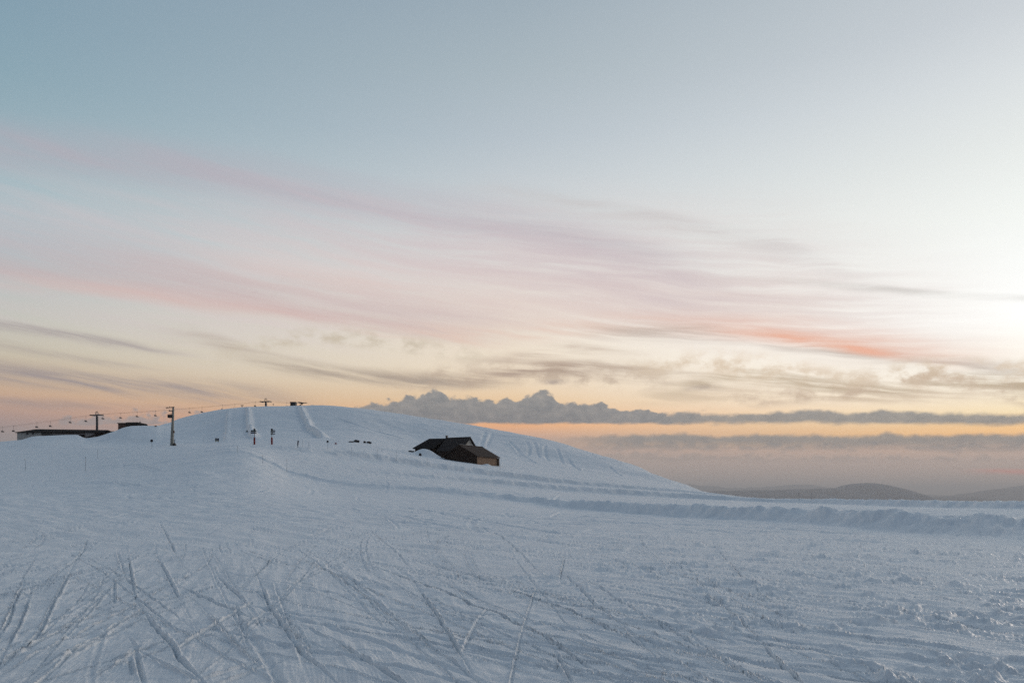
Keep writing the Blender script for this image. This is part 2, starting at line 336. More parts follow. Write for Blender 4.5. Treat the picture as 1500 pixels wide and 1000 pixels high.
# ------------------------------------------------------------------ terrain: surveyed profiles (depth, photo row) along lines of bearing
def zz(Y, y): return (HY-y)*Y/F
PROF = {  # bearing: features 2..11 = piste, piste, bank base/crest, middle bank base/crest, upper bank base/crest, foot, mid hill
 -400: [(20,806),(40,754),(60,729),(62,727.5),(90,708),(92,707),(130,690),(132,689.3),(180,674),(240,664)],
 0:    [(20,804),(40,750),(60,724),(62,722.5),(90,702),(92,701),(130,682),(132,681),(180,666),(240,654)],
 80:   [(20,804),(40,750),(60,722),(62,720.5),(90,700),(92,699),(130,679),(132,678),(180,661.5),(240,649)],
 165:  [(20,804),(40,749),(60,718),(62,716.5),(90,693.5),(92,692.5),(130,671.5),(132,670.7),(175,656.5),(230,648.5)],
 225:  [(20,804),(40,748.5),(60,715),(62,713),(90,688),(92,687),(130,665.5),(132,664.7),(172,653.5),(230,648)],
 250:  [(20,804),(40,748.5),(64,709),(66,707),(90,685),(92,683.7),(130,663.2),(132,662.4),(172,652.5),(240,648)],
 300:  [(20,804),(40,748.5),(84,684),(86,682.5),(100,671),(103,669),(130,658.3),(133,657.5),(168,651.5),(230,644)],
 350:  [(20,804),(40,749),(104,663.5),(107,660.5),(118,657.5),(121,656),(132,653.2),(135,652),(170,650.2),(240,632)],
 430:  [(20,806),(40,752),(93,697),(95.5,691),(112,676),(114,674.5),(133,658.5),(136,654.5),(165,649.5),(240,630)],
 500:  [(20,808),(40,756),(87,713),(89.5,706),(110,686.5),(112,685),(140,666),(143,660),(168,651.5),(240,632)],
 620:  [(20,810),(40,760),(82,722),(84.5,713.5),(111,699.5),(113.5,695.5),(148,683),(151,675.5),(178,668),(245,647)],
 700:  [(20,811),(40,763),(79,730),(81.5,720.5),(117,706.5),(119.5,700.5),(153,694),(156,686.5),(180,678.5),(245,657)],
 850:  [(20,812),(40,768),(72,748),(75,735),(122,720),(125,713.5),(160,710),(164,704.5),(190,697),(235,683)],
 1000: [(18,822),(36,773),(57,758),(60,740),(124,729.5),(129,722.5),(165,720.5),(169,717.5),(185,716.5),(205,715)],
 1140: [(15,842),(28,788),(45,764.5),(48,745.5),(110,736),(115,730.5),(140,731.2),(143,731.4),(160,732.2),(180,733.5)],
 1300: [(14,850),(24,798),(34,777),(36.5,752.5),(82,741.5),(87,732.5),(110,734.5),(113,735),(130,737.5),(150,740.5)],
 1500: [(13,861),(20,813),(27,790),(30,762),(58,746.5),(62,735.5),(80,738),(82,738.5),(95,741.5),(110,746)],
 1900: [(11,884),(16,836),(20,813),(22.5,774),(46,752),(49,739.3),(64,738),(66,739),(78,742),(92,747)],
}
SKYL = [(-400,320,657),(0,300,648),(28,296,646),(50,296,641),(80,296,640),(112,296,640),(126,292,644),(140,287,641.5),(152,284,637.5),(165,280,632.6),(188,276,625.6),(205,278,624.6),(228,285,624),(242,310,622),(258,345,617),
        (290,358,609),(330,358,602),(365,354,599),(400,350,598),(430,346,597.5),(465,345,597),(520,340,600),(570,338,606),(620,335,613),(700,330,626),(760,322,637),(800,314,645),(850,302,658),
        (900,290,672),(950,272,691),(1000,250,711),(1030,232,721),(1060,222,726),(1140,215,735.5),(1300,190,745),(1500,140,755),(1900,120,760)]
for _k in list(PROF):
    if _k <= 300:
        _o = PROF[_k]; _Y = [20,40,104,107,118,121,132,135,170,240]
        _z = pchip([p[0] for p in _o], [zz(*p) for p in _o], np.array(_Y, float)); PROF[_k] = [(a_, HY-F*b_/a_) for a_, b_ in zip(_Y, _z)]
_px = np.array(sorted(PROF)); NFE = 10
_FY = np.array([[p[0] for p in PROF[k]] for k in _px]); _FZ = np.array([[zz(*p) for p in PROF[k]] for k in _px])
_FZ[:, 0] = np.where(_px > -900, np.minimum(_FZ[:, 0], -1.45), 0)
_w = np.clip((900-_px)/120, 0, 1)*np.clip((_px-360)/70, 0, 1)
_FZ[:, 2] += .30*_w*(_FZ[:, 3]-_FZ[:, 2])
for _b in (2, 4, 6): _FY[:, _b] = _FY[:, _b+1]-np.minimum(_FY[:, _b+1]-_FY[:, _b], 2.7)
_sp = np.array([s[0] for s in SKYL]); _sY = np.array([s[1] for s in SKYL]); _sZ = np.array([zz(s[1], s[2]) for s in SKYL])
def columns(px):
    px = np.clip(np.atleast_1d(np.asarray(px, float)), -400, 1900)
    fy = np.stack([pchip(_px, _FY[:, i], px) for i in range(NFE)], 1)
    fz = np.stack([pchip(_px, _FZ[:, i], px) for i in range(NFE)], 1)
    sy = pchip(_sp, _sY, px); sz = pchip(_sp, _sZ, px)
    o = np.ones_like(px)
    FY = np.column_stack([0*o, 6*o, fy, sy, sy+40, sy+220, sy+900, 4000*o])
    FZ = np.column_stack([-1.66*o, -1.64*o, fz, sz, sz-6, sz-95, sz-300, -420*o])
    return FY, FZ
def pxof(X, Y): return CX+F*X/np.maximum(Y, 1e-6)
BANKS = [  # shovelled edges on the hill: (depth -> bearing), rise, run-out to the right in metres
    ([200,215,228,262,320,350], [468,464,457,447,433,428], 1.6, 3.6),
    ([200,212,250,320,352], [368,366,362,359,358], 1.7, 3.2),
    ([200,215,260,320,350], [327,328,330,333,335], 0.9, 2.4)]
def hill_extra(X, Y):
    px = pxof(X, Y); z = 0
    for ys, ps, rise, run in BANKS:
        dm = (px-np.interp(Y, ys, ps))*Y/F+.5*perlin(Y*.22+ps[0], X*.05)
        up = sst(dm, -.15, .6)*(1-sst(dm, .6, run))
        lo = -.3*sst(dm, -3, -.2)*(1-sst(dm, -.3, 1.0))
        z = z+(rise*up+rise*lo)*sst(Y, 196, 212)*(1-sst(Y, 290, 332))
    w = sst(Y, 185, 240)
    w = w*(1-.75*sst(Y, 285, 335))
    z = z+w*(.55*fbm(X/23, Y/23, 3)+.10*fbm(X/5, Y/5, 3))
    # drift heaped against the left wing of the chalet, and a low heap by the barn's tan wall
    def heap(px0, Y0, h, wx, wy):
        x0 = (px0-CX)/F*Y0
        return h*np.exp(-((X-x0)/wx)**2-((Y-Y0)/wy)**2)
    z = z+heap(629, 180.0, 1.4, 2.3, 2.4)+heap(617, 181.5, 1.0, 2.0, 2.6)+heap(714, 173.2, .5, 1.0, 1.0)+heap(252, 178.5, .35, 2.2, 1.5)
    z = z+heap(492, 139, .6, 1.4, 1.0)
    z = z+.12*fbm(X/2.2, Y/3.5, 4, .6)*np.exp(-((X+38)/13)**2-((Y-70)/22)**2)
    return z
def mid_extra(X, Y):
    w = sst(Y, 18, 45)
    return w*(.07*fbm(X/6.5, Y/6.5, 3)+.02*fbm(X/1.6, Y/1.6, 3))+.02*fbm(X/3.1, Y/3.1, 3)
def warpY(X, Y):
    w = sst(Y, 19, 30)*(1-sst(Y, 185, 215))
    return Y+w*(.42*fbm(X/2.6+Y/6, Y/4.0, 4, .6)+.45*perlin(X/7, Y/9))
_cache = {}
def gz(X, Y):
    FY, FZ = columns(pxof(X, Y)); X = np.array([X], float); Y = np.array([Y], float)
    return float((pchip(FY[0], FZ[0], warpY(X, Y))+mid_extra(X, Y)+hill_extra(X, Y))[0])
def hit(px, py):                                  # where a line of sight meets the snow
    Y = np.concatenate([np.arange(4.2, 40, .05), np.arange(40, 370, .3)]); X = (px-CX)/F*Y
    FY, FZ = columns([px]); z = pchip(FY[0], FZ[0], warpY(X, Y))+mid_extra(X, Y)+hill_extra(X, Y)
    i = int(np.argmax(HY-F*z/Y <= py))
    return X[i], Y[i], z[i]

# ---- the sheet of vertices
TH = np.concatenate([np.radians(np.arange(-180, -41, 4.0)), np.radians(np.arange(-40.6, 40.61, .072)), np.radians(np.arange(43, 180, 4.0))])
ROWS = np.concatenate([[.05, .4, 1.0, 1.8, 2.6, 3.3], F*1.63/np.arange(432, 56, -.95)])
ROWS = np.concatenate([ROWS, np.arange(ROWS[-1]+.2, 62, .22), np.arange(62, 190, .55), np.arange(190, 362, 1.0), [365, 372, 382, 395, 415, 440, 480, 540, 620, 740, 900, 1150, 1500, 2200, 3900]])
nT, nR = len(TH), len(ROWS)
ct = np.cos(np.clip(TH, -math.radians(41), math.radians(41)))
rad = ROWS[:, None]/ct[None, :]
GX = rad*np.sin(TH)[None, :]; GY = rad*np.cos(TH)[None, :]; GD = np.broadcast_to(ROWS[:, None], GX.shape)
pxc = np.clip(CX+F*np.tan(np.clip(TH, -math.radians(47), math.radians(47))), -400, 1900)
FYc, FZc = columns(pxc)
WY = np.clip(warpY(GX, GD), 0, None)
GZ = np.empty_like(GX)
for j in range(nT): GZ[:, j] = pchip(FYc[j], FZc[j], WY[:, j])
GZ += mid_extra(GX, GD)
for fi, hgt in ((5, .10), (7, .07), (9, .06)):
    st_ = np.clip((FZc[:, fi]-FZc[:, fi-1])/.6, 0, 1)[None, :]
    GZ += st_*hgt*np.exp(-((WY-FYc[None, :, fi])/.8)**2)*(1+1.5*fbm(GX/1.6+GD/3, GD/2.0, 4, .6))
    near_ = (1-sst(GD, 60, 130))
    GZ += near_*st_*np.exp(-((WY-FYc[None, :, fi]+.7)/1.5)**2)*(.13*fbm(GX/1.3, GD/1.5, 3, .6)+.05*fbm(GX/.4, GD/.45, 2))
hi0 = int(np.searchsorted(ROWS, 30)); GZ[hi0:] += hill_extra(GX[hi0:], GD[hi0:])*(np.abs(TH) < math.radians(50))[None, :]
# ---- near surface: crust, streaks, churned snow
ni = int(np.searchsorted(ROWS, 75)); jx = slice(0, nT)
x, y = GX[:ni], GD[:ni]
fade = 1-sst(y, 45, 75)
GZ[:ni] += fade*(.020*fbm(x/1.0, y/.9, 3, .55)+(1-sst(y, 13, 24))*.014*fbm(x/.36, y/.30, 4, .6)*(.35+.9*sst(fbm(x/2.4+9, y/3), -.4, .6)))
us = .72*x-.69*y; vs = .69*x+.72*y
far_ = sst(y, 13, 26)
GZ[:ni] += fade*far_*(.045*fbm(us/6, vs/.95, 3, .6)+.03*fbm(x/2.2+3, y/1.3, 3))
GZ[:ni] += fade*(1-.8*far_)*sst(x, -4, 4)*.020*fbm(us/3.4, vs/.26, 5, .62)
GZ[:ni] += fade*(1-.8*far_)*(1-sst(x, -3, 3))*.013*fbm((.3*x-.95*y)/2.6, (.95*x+.3*y)/.24, 5, .62)
pm = fbm(x/1.7+5, y/2.2, 4, .6)+.55*sst(x, .3, 3.5)-.35*sst(-x, -.5, 2.5)+.45*np.exp(-((y-14.5)/2.2)**2)*np.exp(-((x-.6)/2.4)**2)
pm = sst(pm, .35, .95)*(1-sst(y, 20, 42))
lump = np.maximum(0, fbm(x/.46+.6*perlin(x/.9, y/.9), y/.36, 5, .55)+.06)+.45*np.maximum(0, fbm(x/.17, y/.15, 3, .5)-.1)*sst(fbm(x/.8, y/.8+4, 2), -.1, .5)
GZ[:ni] += pm*(.088*lump-.014)*(.45+.55*sst(x, -1, 3))
# ---- ski tracks
hT0, hT1 = int(np.searchsorted(TH, -math.radians(40.7))), int(np.searchsorted(TH, math.radians(40.7)))
dTH = math.radians(.072)
def carve(pts, wid, depth, lip, side=1, rough=.6):
    ends = (random.uniform(.06,.3), random.uniform(.06,.3))
    P = np.array(pts, float)
    if len(P) > 2:
        s = np.concatenate([[0], np.cumsum(np.hypot(*np.diff(P, axis=0).T))]); n = max(6, min(40, int(s[-1]/.5)))
        q = np.linspace(0, s[-1], n); P = np.column_stack([pchip(s, P[:, 0], q), pchip(s, P[:, 1], q)])
    ext = wid*3.6
    Ymin, Ymax = max(.5, P[:, 1].min()-ext), P[:, 1].max()+ext
    i0, i1 = np.searchsorted(ROWS, [Ymin, Ymax])
    t = np.arctan2(P[:, 0], P[:, 1]); mg = ext/max(1.0, P[:, 1].min())
    j0 = max(hT0, hT0+int((t.min()-mg-TH[hT0])/dTH)); j1 = min(hT1, hT0+int((t.max()+mg-TH[hT0])/dTH)+2)
    if i1-i0 < 1 or j1-j0 < 2: return
    bx = GX[i0:i1, j0:j1]; by = GY[i0:i1, j0:j1]
    bd = np.full(bx.shape, 1e9); bs = np.zeros_like(bd); bl = np.zeros_like(bd)
    L = 0.0; tot = float(np.hypot(*np.diff(P, axis=0).T).sum())
    for (ax, ay), (cx, cy) in zip(P[:-1], P[1:]):
        vx, vy = cx-ax, cy-ay; l = math.hypot(vx, vy)+1e-9
        r0, r1 = np.searchsorted(ROWS[i0:i1], [min(ay, cy)-ext, max(ay, cy)+ext])
        if r1 > r0:
            ex, ey = bx[r0:r1]-ax, by[r0:r1]-ay
            k = np.clip((ex*vx+ey*vy)/l**2, 0, 1)
            dd = np.hypot(ex-k*vx, ey-k*vy); sg = np.sign(ex*vy-ey*vx)
            m = dd < bd[r0:r1]
            bd[r0:r1][m] = dd[m]; bs[r0:r1][m] = sg[m]; bl[r0:r1][m] = (L+k*l)[m]
        L += l
    endf = sst(bl, 0, ends[0]*tot)*sst(tot-bl, 0, ends[1]*tot)
    q = bd*bs/(wid*(.6+.4*endf))
    nzv = 1+rough*perlin(bl*3.1+depth*999, bs*.5+wid*77)
    gro = -depth*np.exp(-(np.abs(q)/.9)**2.4)
    rid = lip*np.exp(-((q-side*1.45)/.55)**2)*np.clip(1+1.3*rough*fbm(bl*5.3, q*.8+wid*50, 3), 0, 3)+.35*lip*np.exp(-((q+side*1.3)/.45)**2)
    GZ[i0:i1, j0:j1] += np.where(bd < ext, endf*(gro*nzv+rid), 0)
def img(pts): return [hit(*p)[:2] for p in pts]
def run_on(P, f0, f1):                            # the same line carried on past both ends
    P = [Vector(p) for p in P]; L = sum((b_-a_).length for a_, b_ in zip(P[:-1], P[1:]))
    t0 = (P[0]-P[1]).normalized(); t1 = (P[-1]-P[-2]).normalized(); k0 = random.uniform(-.08, .08); k1 = random.uniform(-.08, .08)
    n0 = Vector((-t0.y, t0.x)); n1 = Vector((-t1.y, t1.x)); L = min(L, 6)
    A_ = [P[0]+t0*L*f0*u+n0*L*f0*k0*u*u for u in (1, .66, .33)]; B_ = [P[-1]+t1*L*f1*u+n1*L*f1*k1*u*u for u in (.33, .66, 1)]
    return [tuple(p) for p in A_+P+B_ if p.y > 4.3]
HEAVY = [
 [(103,837),(88,867),(73,893),(55,930),(28,955),(0,977)], [(233,763),(246,788),(257,810)], [(188,815),(193,845),(198,872)], [(230,813),(243,838),(253,860),(262,875)],
 [(213,900),(228,920),(247,940),(268,970),(293,995)], [(383,858),(393,885),(410,910),(428,938),(450,963),(493,998)], [(417,813),(460,826),(500,847),(567,897),(627,943),(665,970),(700,998)],
 [(320,842),(338,862),(360,883)], [(307,900),(337,933),(387,977)], [(613,860),(632,890),(647,913),(662,938),(680,967)]]
MEDIUM = [
 [(33,860),(22,880),(10,915),(0,930)], [(42,877),(30,910),(12,945)], [(380,817),(412,823),(447,835)], [(267,860),(300,876),(370,905)], [(200,960),(205,980),(210,998)], [(220,963),(255,980),(287,997)],
 [(557,833),(610,852),(667,873),(767,917),(830,955),(900,995)], [(500,947),(540,970),(587,998)], [(660,857),(720,885),(820,920),(910,953)], [(733,860),(790,880),(840,897),(943,947)],
 [(827,840),(850,862),(870,883),(907,913)], [(683,760),(712,775),(740,790),(793,840)], [(633,788),(655,793),(682,799)], [(817,960),(828,980),(837,998)],
 [(1053,808),(1068,823),(1080,837),(1097,853)], [(1070,897),(1088,912),(1107,930)], [(1117,943),(1145,972),(1170,997)], [(1033,867),(1050,880),(1068,892)], [(1030,943),(1065,970),(1100,995)], [(1000,973),(1020,985),(1040,998)],
 [(0,970),(70,935),(130,905),(185,892)], [(33,990),(110,950),(213,890)], [(90,967),(170,925),(222,903)], [(128,790),(118,812),(80,842)], [(172,807),(178,825),(182,838)], [(395,818),(388,830),(372,845)],
 [(380,900),(440,935),(470,958)], [(250,960),(300,925),(372,880)], [(130,997),(170,970),(210,945)], [(475,930),(500,945),(520,962)], [(400,850),(420,900),(440,960),(450,995)], [(345,880),(355,920),(365,950)],
 [(168,850),(167,870),(168,885)], [(190,965),(195,990)], [(520,760),(545,775),(560,790)], [(540,775),(570,800),(610,840)], [(620,757),(626,778),(630,800)], [(642,780),(640,800),(638,812)], [(828,815),(824,830),(820,850)],
 [(935,780),(942,795),(952,808)], [(560,765),(550,775)], [(660,782),(648,790),(640,795)], [(560,700),(640,712),(700,724)], [(330,668),(400,706),(480,716),(560,722)], [(340,662),(420,700),(470,708),(560,716)]]
for p in HEAVY: carve(img(p), random.uniform(.021,.027), random.uniform(.030,.042), random.uniform(.020,.032), random.choice((-1,1)))
for p in HEAVY+MEDIUM[:26]: carve(run_on(img(p), random.uniform(.5, 1.3), random.uniform(.5, 1.3)), random.uniform(.014,.019), random.uniform(.010,.018), random.uniform(.007,.013), random.choice((-1,1)))
for p in MEDIUM: carve(img(p), random.uniform(.018,.028), random.uniform(.022,.034), random.uniform(.014,.024), random.choice((-1,1)))
def rnd_track(x0, y0, ang, ln, bend, *k):
    pts = []; x_, y_ = x0, y0
    for i in range(7):
        pts.append((x_, y_)); x_ += math.cos(ang)*ln/6; y_ += math.sin(ang)*ln/6; ang += bend/6
        if y_ < 4.3: break
    if len(pts) > 2: carve(pts, *k)
for i in range(150):                              # long traverses slanting down to the right
    y0 = 9+50*random.random()**1.4; x0 = random.uniform(-.45, .75)*y0
    rnd_track(x0, y0, math.radians(-44+random.gauss(0, 9)), random.uniform(3, 11), random.gauss(0, .2), random.uniform(.022,.045), random.uniform(.014,.030), random.uniform(.008,.018), random.choice((-1,1)))
for i in range(210):                              # long fine lines sweeping down towards the viewer
    y0 = random.uniform(13, 55); x0 = random.uniform(-.85, .35)*y0
    a_ = math.radians(random.gauss(-68, 14)); l_ = random.uniform(7, 24); b_ = random.gauss(0, .09)
    k_ = (random.uniform(.013,.022), random.uniform(.010,.022), random.uniform(.009,.020), random.choice((-1,1)))
    rnd_track(x0, y0, a_, l_, b_, *k_)
    if i % 2 == 0: rnd_track(x0-.2*math.sin(a_), y0+.2*math.cos(a_), a_+random.gauss(0,.01), l_, b_, *k_)
for i in range(70):                              # turns, slips and crossing lines on the left and centre
    y0 = 7.5+34*random.random()**1.7; x0 = random.uniform(-.74, .28)*y0
    a_ = math.radians(random.choice((-74,-66,-58,-106,-44,-34,-150))+random.gauss(0, 8)); l_ = random.uniform(3, 10); b_ = random.gauss(0, .14)
    k_ = (random.uniform(.015,.030), random.uniform(.014,.030), random.uniform(.009,.020), random.choice((-1,1)))
    rnd_track(x0, y0, a_, l_, b_, *k_)
    if i % 3 == 0: rnd_track(x0-.22*math.sin(a_), y0+.22*math.cos(a_), a_, l_*random.uniform(.8, 1.1), b_, *k_)
for i in range(110):                              # older wide traces further up the piste
    y0 = random.uniform(40, 150); x0 = random.uniform(-.7, .3)*y0
    rnd_track(x0, y0, math.radians(random.choice((-80,-100,-60,-120,-20,-165))+random.gauss(0, 12)), random.uniform(8, 30), random.gauss(0, .5), random.uniform(.10,.22), random.uniform(.03,.06), random.uniform(.02,.04), random.choice((-1,1)))
for p in ([(0,653),(60,655.5),(130,657),(240,656)], [(0,673),(45,668),(100,660)], [(128,645),(180,646.5),(225,647),(300,650)], [(60,690),(140,684),(250,690)], [(20,712),(110,706),(230,712)], [(170,655.5),(240,654),(262,657)]):
    carve(img(p), .35, .16, .12, 1)
HILLT = [[(712,630),(708,640),(705,650),(704,662)], [(722,632),(716,646),(712,655)], [(770,645),(775,655),(772,668)], [(782,645),(786,658),(792,672)], [(800,650),(798,662),(806,676)], [(815,656),(820,668),(826,680)],
         [(745,645),(760,662),(790,680)], [(890,680),(900,690),(912,697)], [(830,668),(838,680),(850,690)], [(520,612),(560,620),(600,634)], [(480,610),(540,628),(600,645)], [(560,612),(620,628),(660,640)]]
for p in HILLT: carve(img(p), random.uniform(.5,.8), random.uniform(.2,.35), random.uniform(.1,.2), random.choice((-1,1)))

def sheet(name, X_, Y_, Z_, material, wrap=False, smooth=True):
    nr, nt = X_.shape
    co = np.stack([X_, Y_, Z_], -1).reshape(-1, 3).astype(np.float32)
    i = np.arange(nr-1)[:, None]*nt; j = np.arange(nt if wrap else nt-1)[None, :]; j2 = (j+1) % nt
    q = np.stack([i+j, i+j2, i+nt+j2, i+nt+j], -1).reshape(-1, 4)[:, ::-1].astype(np.int32)
    me = bpy.data.meshes.new(name); n = len(q)
    me.vertices.add(len(co)); me.vertices.foreach_set('co', co.ravel())
    me.loops.add(n*4); me.loops.foreach_set('vertex_index', q.ravel())
    me.polygons.add(n); me.polygons.foreach_set('loop_start', np.arange(0, n*4, 4, dtype=np.int32))
    me.polygons.foreach_set('use_smooth', np.full(n, smooth)); me.update(calc_edges=True)
    me.materials.append(material)
    o = bpy.data.objects.new(name, me); C.objects.link(o); return o
g = sheet('snow_ground', GX, GY, GZ, SNOW, wrap=True); g['kind'] = 'structure'

# ------------------------------------------------------------------ far country: valley floor and forested ridges in haze
VAL = mat('wooded_valley', (.24,.25,.26), .95, .1, 0, .35, .002)  # snowy fields, tone raised to send more light up into the haze
RID = mat('forested_ridge', (.17,.20,.235), .95, .1, 0, .35, .004)  # snow-mottled forest, with some of the haze's pale blue put into the colour
vr = np.array([300, 900, 2000, 4000, 8000, 14000, 22000, 32000, 41000.0])[:, None]; va = np.linspace(-PI, PI, 97)[None, :-1]
v = sheet('valley_floor', vr*np.sin(va), vr*np.cos(va), -425+12*perlin(vr*np.sin(va)/3000, vr*np.cos(va)/3000), VAL, wrap=True); v['kind'] = 'structure'
def ridge(name, pts, Y0, depth, seed):
    ps = np.array([p[0] for p in pts], float); hs = np.array([zz(Y0, p[1]) for p in pts])
    px = np.arange(ps[0], ps[-1]+1, 1.5); X0 = (px-CX)/F*Y0
    h = pchip(ps, hs, px)
    t = np.linspace(-1, 1, 41)[:, None]
    X_ = np.broadcast_to(X0, (41, len(px))); Y_ = Y0+t*depth+0*X_
    shape = np.cos(t*PI/2)**1.15
    Z_ = -424+(h+424)*shape+fbm(X_/1500+seed, Y_/1500, 4)*70*(np.abs(t))*(1-t*t)+Y0*.0013*fbm(X_/800+seed, Y_/900, 5, .6)*shape
    o = sheet(name, X_, Y_, Z_, RID); o['kind'] = 'structure'
ridge('forested_hill', [(760,736),(860,724),(960,721),(1040,719.5),(1100,717.5),(1150,717),(1200,716),(1235,714.5),(1250,709),(1264,707.5),(1285,709),(1305,713),(1322,720),(1340,730),(1370,736)], 15000, 2600, 3)
ridge('forested_hill', [(1290,734),(1340,730),(1375,727.5),(1410,728.5),(1440,731),(1480,736)], 17500, 2200, 9)
ridge('forested_hill', [(1330,734),(1390,730),(1430,722),(1460,717),(1500,711.5),(1560,708),(1660,706),(1780,708),(1900,716)], 23000, 3500, 5)
ridge('forested_hill', [(700,716),(800,708),(900,706),(960,707),(1030,711),(1080,715),(1125,713),(1165,709.5),(1195,712),(1230,717),(1300,722),(1400,727)], 30000, 4500, 7)

# ------------------------------------------------------------------ haze: one closed box of thin air
hm = bpy.data.materials.new('thin_air'); hm.use_nodes = True; hm.node_tree.nodes.clear()
pv = hm.node_tree.nodes.new('ShaderNodeVolumePrincipled'); ho = hm.node_tree.nodes.new('ShaderNodeOutputMaterial')
pv.inputs['Density'].default_value = 7.2e-5; pv.inputs['Color'].default_value = (.985,.965,.965,1); pv.inputs['Anisotropy'].default_value = .2
hm.node_tree.links.new(pv.outputs[0], ho.inputs['Volume'])
R_ = 43000; z0, z1 = -470, 470
hme = bpy.data.meshes.new('haze')
hme.from_pydata([(sx*R_, sy*R_, z) for z in (z0, z1) for sx, sy in ((-1,-1),(1,-1),(1,1),(-1,1))], [], [(3,2,1,0),(4,5,6,7),(0,1,5,4),(1,2,6,5),(2,3,7,6),(3,0,4,7)])
hme.materials.append(hm); hz = bpy.data.objects.new('haze', hme); C.objects.link(hz); hz['kind'] = 'stuff'

# ------------------------------------------------------------------ object helpers
class MB:
    def __init__(s): s.v = []; s.f = []
    def add(s, vs, fs):
        k = len(s.v); s.v += [tuple(p) for p in vs]; s.f += [tuple(i+k for i in f) for f in fs]; return s
    def box(s, x0, x1, y0, y1, z0, z1):
        return s.add([(x,y,z) for z in (z0,z1) for x,y in ((x0,y0),(x1,y0),(x1,y1),(x0,y1))], [(3,2,1,0),(4,5,6,7),(0,1,5,4),(1,2,6,5),(2,3,7,6),(3,0,4,7)])
    def rod(s, a, b, r0, r1=None, n=8):
        a = Vector(a); b = Vector(b); r1 = r0 if r1 is None else r1
        d = (b-a).normalized(); u = d.orthogonal().normalized(); w = d.cross(u)
        vs = [a+(u*math.cos(2*PI*i/n)+w*math.sin(2*PI*i/n))*r0 for i in range(n)]+[b+(u*math.cos(2*PI*i/n)+w*math.sin(2*PI*i/n))*r1 for i in range(n)]
        return s.add(vs, [(i, (i+1) % n, n+(i+1) % n, n+i) for i in range(n)]+[tuple(range(n-1,-1,-1)), tuple(range(n, 2*n))])
    def prism(s, poly, y0, y1):                   # polygon in x,z (counter-clockwise seen from -y), extruded in y
        n = len(poly)
        return s.add([(x,y0,z) for x,z in poly]+[(x,y1,z) for x,z in poly], [tuple(range(n)), tuple(range(2*n-1, n-1, -1))]+[(i, n+i, n+(i+1) % n, (i+1) % n) for i in range(n)])
    def slab(s, p, t):                            # quad p thickened downwards by t
        lo = [(q[0], q[1], q[2]-t) for q in p]
        return s.add(list(p)+lo, [(0,1,2,3),(7,6,5,4),(0,4,5,1),(1,5,6,2),(2,6,7,3),(3,7,4,0)])
    def ball(s, c_, rx, ry, rz, n=10, m=6, jit=0.0):
        vs = [(c_[0], c_[1], c_[2]-rz)]
        for i in range(1, m):
            t = -PI/2+PI*i/m
            for j in range(n):
                k = 1+jit*random.uniform(-1, 1)
                vs.append((c_[0]+rx*k*math.cos(t)*math.cos(2*PI*j/n), c_[1]+ry*k*math.cos(t)*math.sin(2*PI*j/n), c_[2]+rz*k*math.sin(t)))
        vs.append((c_[0], c_[1], c_[2]+rz)); T = len(vs)-1
        f = [(0, 1+(j+1) % n, 1+j) for j in range(n)]
        for i in range(m-2):
            for j in range(n):
                p = 1+i*n; f.append((p+j, p+(j+1) % n, p+n+(j+1) % n, p+n+j))
        f += [(T, 1+(m-2)*n+j, 1+(m-2)*n+(j+1) % n) for j in range(n)]
        return s.add(vs, f)
    def build(s, name, material, parent=None, bevel=0.0, smooth=False):
        me = bpy.data.meshes.new(name); me.from_pydata(s.v, [], s.f)
        import bmesh
        bm = bmesh.new(); bm.from_mesh(me); bmesh.ops.recalc_face_normals(bm, faces=bm.faces)
        if bevel: bmesh.ops.bevel(bm, geom=list(bm.edges), offset=bevel, segments=1, affect='EDGES')
        bm.to_mesh(me); bm.free()
        if smooth:
            for p in me.polygons: p.use_smooth = True
        me.materials.append(MT[material]); o = bpy.data.objects.new(name, me); C.objects.link(o)
        if parent: o.parent = parent
        return o
def tag(o, label, cat, group=None):
    o['label'] = label; o['category'] = cat
    if group: o['group'] = group
    return o
def thing(name, label, cat, loc, rz=0.0, group=None):
    o = bpy.data.objects.new(name, None); C.objects.link(o); o.location = loc; o.rotation_euler = (0,0,rz); o.empty_display_size = .3
    return tag(o, label, cat, group)
def dup(o, parent=None):
    n = o.copy(); C.objects.link(n); n.parent = parent
    for ch in o.children: dup(ch, n)
    return n
def at(px, py, Y): return Vector(((px-CX)/F*Y, Y, zz(Y, py)))

# ------------------------------------------------------------------ the huts on the slope
def planks(parent, n, w, z0, ztop, y, material, gap=.03):      # boards of a wall lying in local x,z at depth y
    for i in range(n):
        a_, b_ = -w/2+i*w/n+gap/2, -w/2+(i+1)*w/n-gap/2
        MB().prism([(a_, z0), (b_, z0), (b_, ztop(b_)), (a_, ztop(a_))] if abs(a_+b_) > 1e-3 else [(a_, z0), (b_, z0), (b_, ztop(b_)), (0, ztop(0)), (a_, ztop(a_))], y-.045, y+random.uniform(-.006,.006)).build('plank', material, parent)
def roof_rows(parent, p00, p01, p10, p11, n, t, material):     # courses of roofing from eave (p00-p01) to ridge (p10-p11)
    p00, p01, p10, p11 = map(Vector, (p00, p01, p10, p11))
    for i in range(n):
        k0, k1 = i/n, (i+1.12)/n if i < n-1 else 1.0
        up = Vector((0,0,.03)); j = random.uniform(-.03,.03)
        MB().slab([p00.lerp(p10, k0)+up*1.6+Vector((j,0,0)), p01.lerp(p11, k0)+up*1.6+Vector((j,0,0)), p01.lerp(p11, k1), p00.lerp(p10, k1)], t).build('roof_course', material, parent)
ph = math.radians(32)
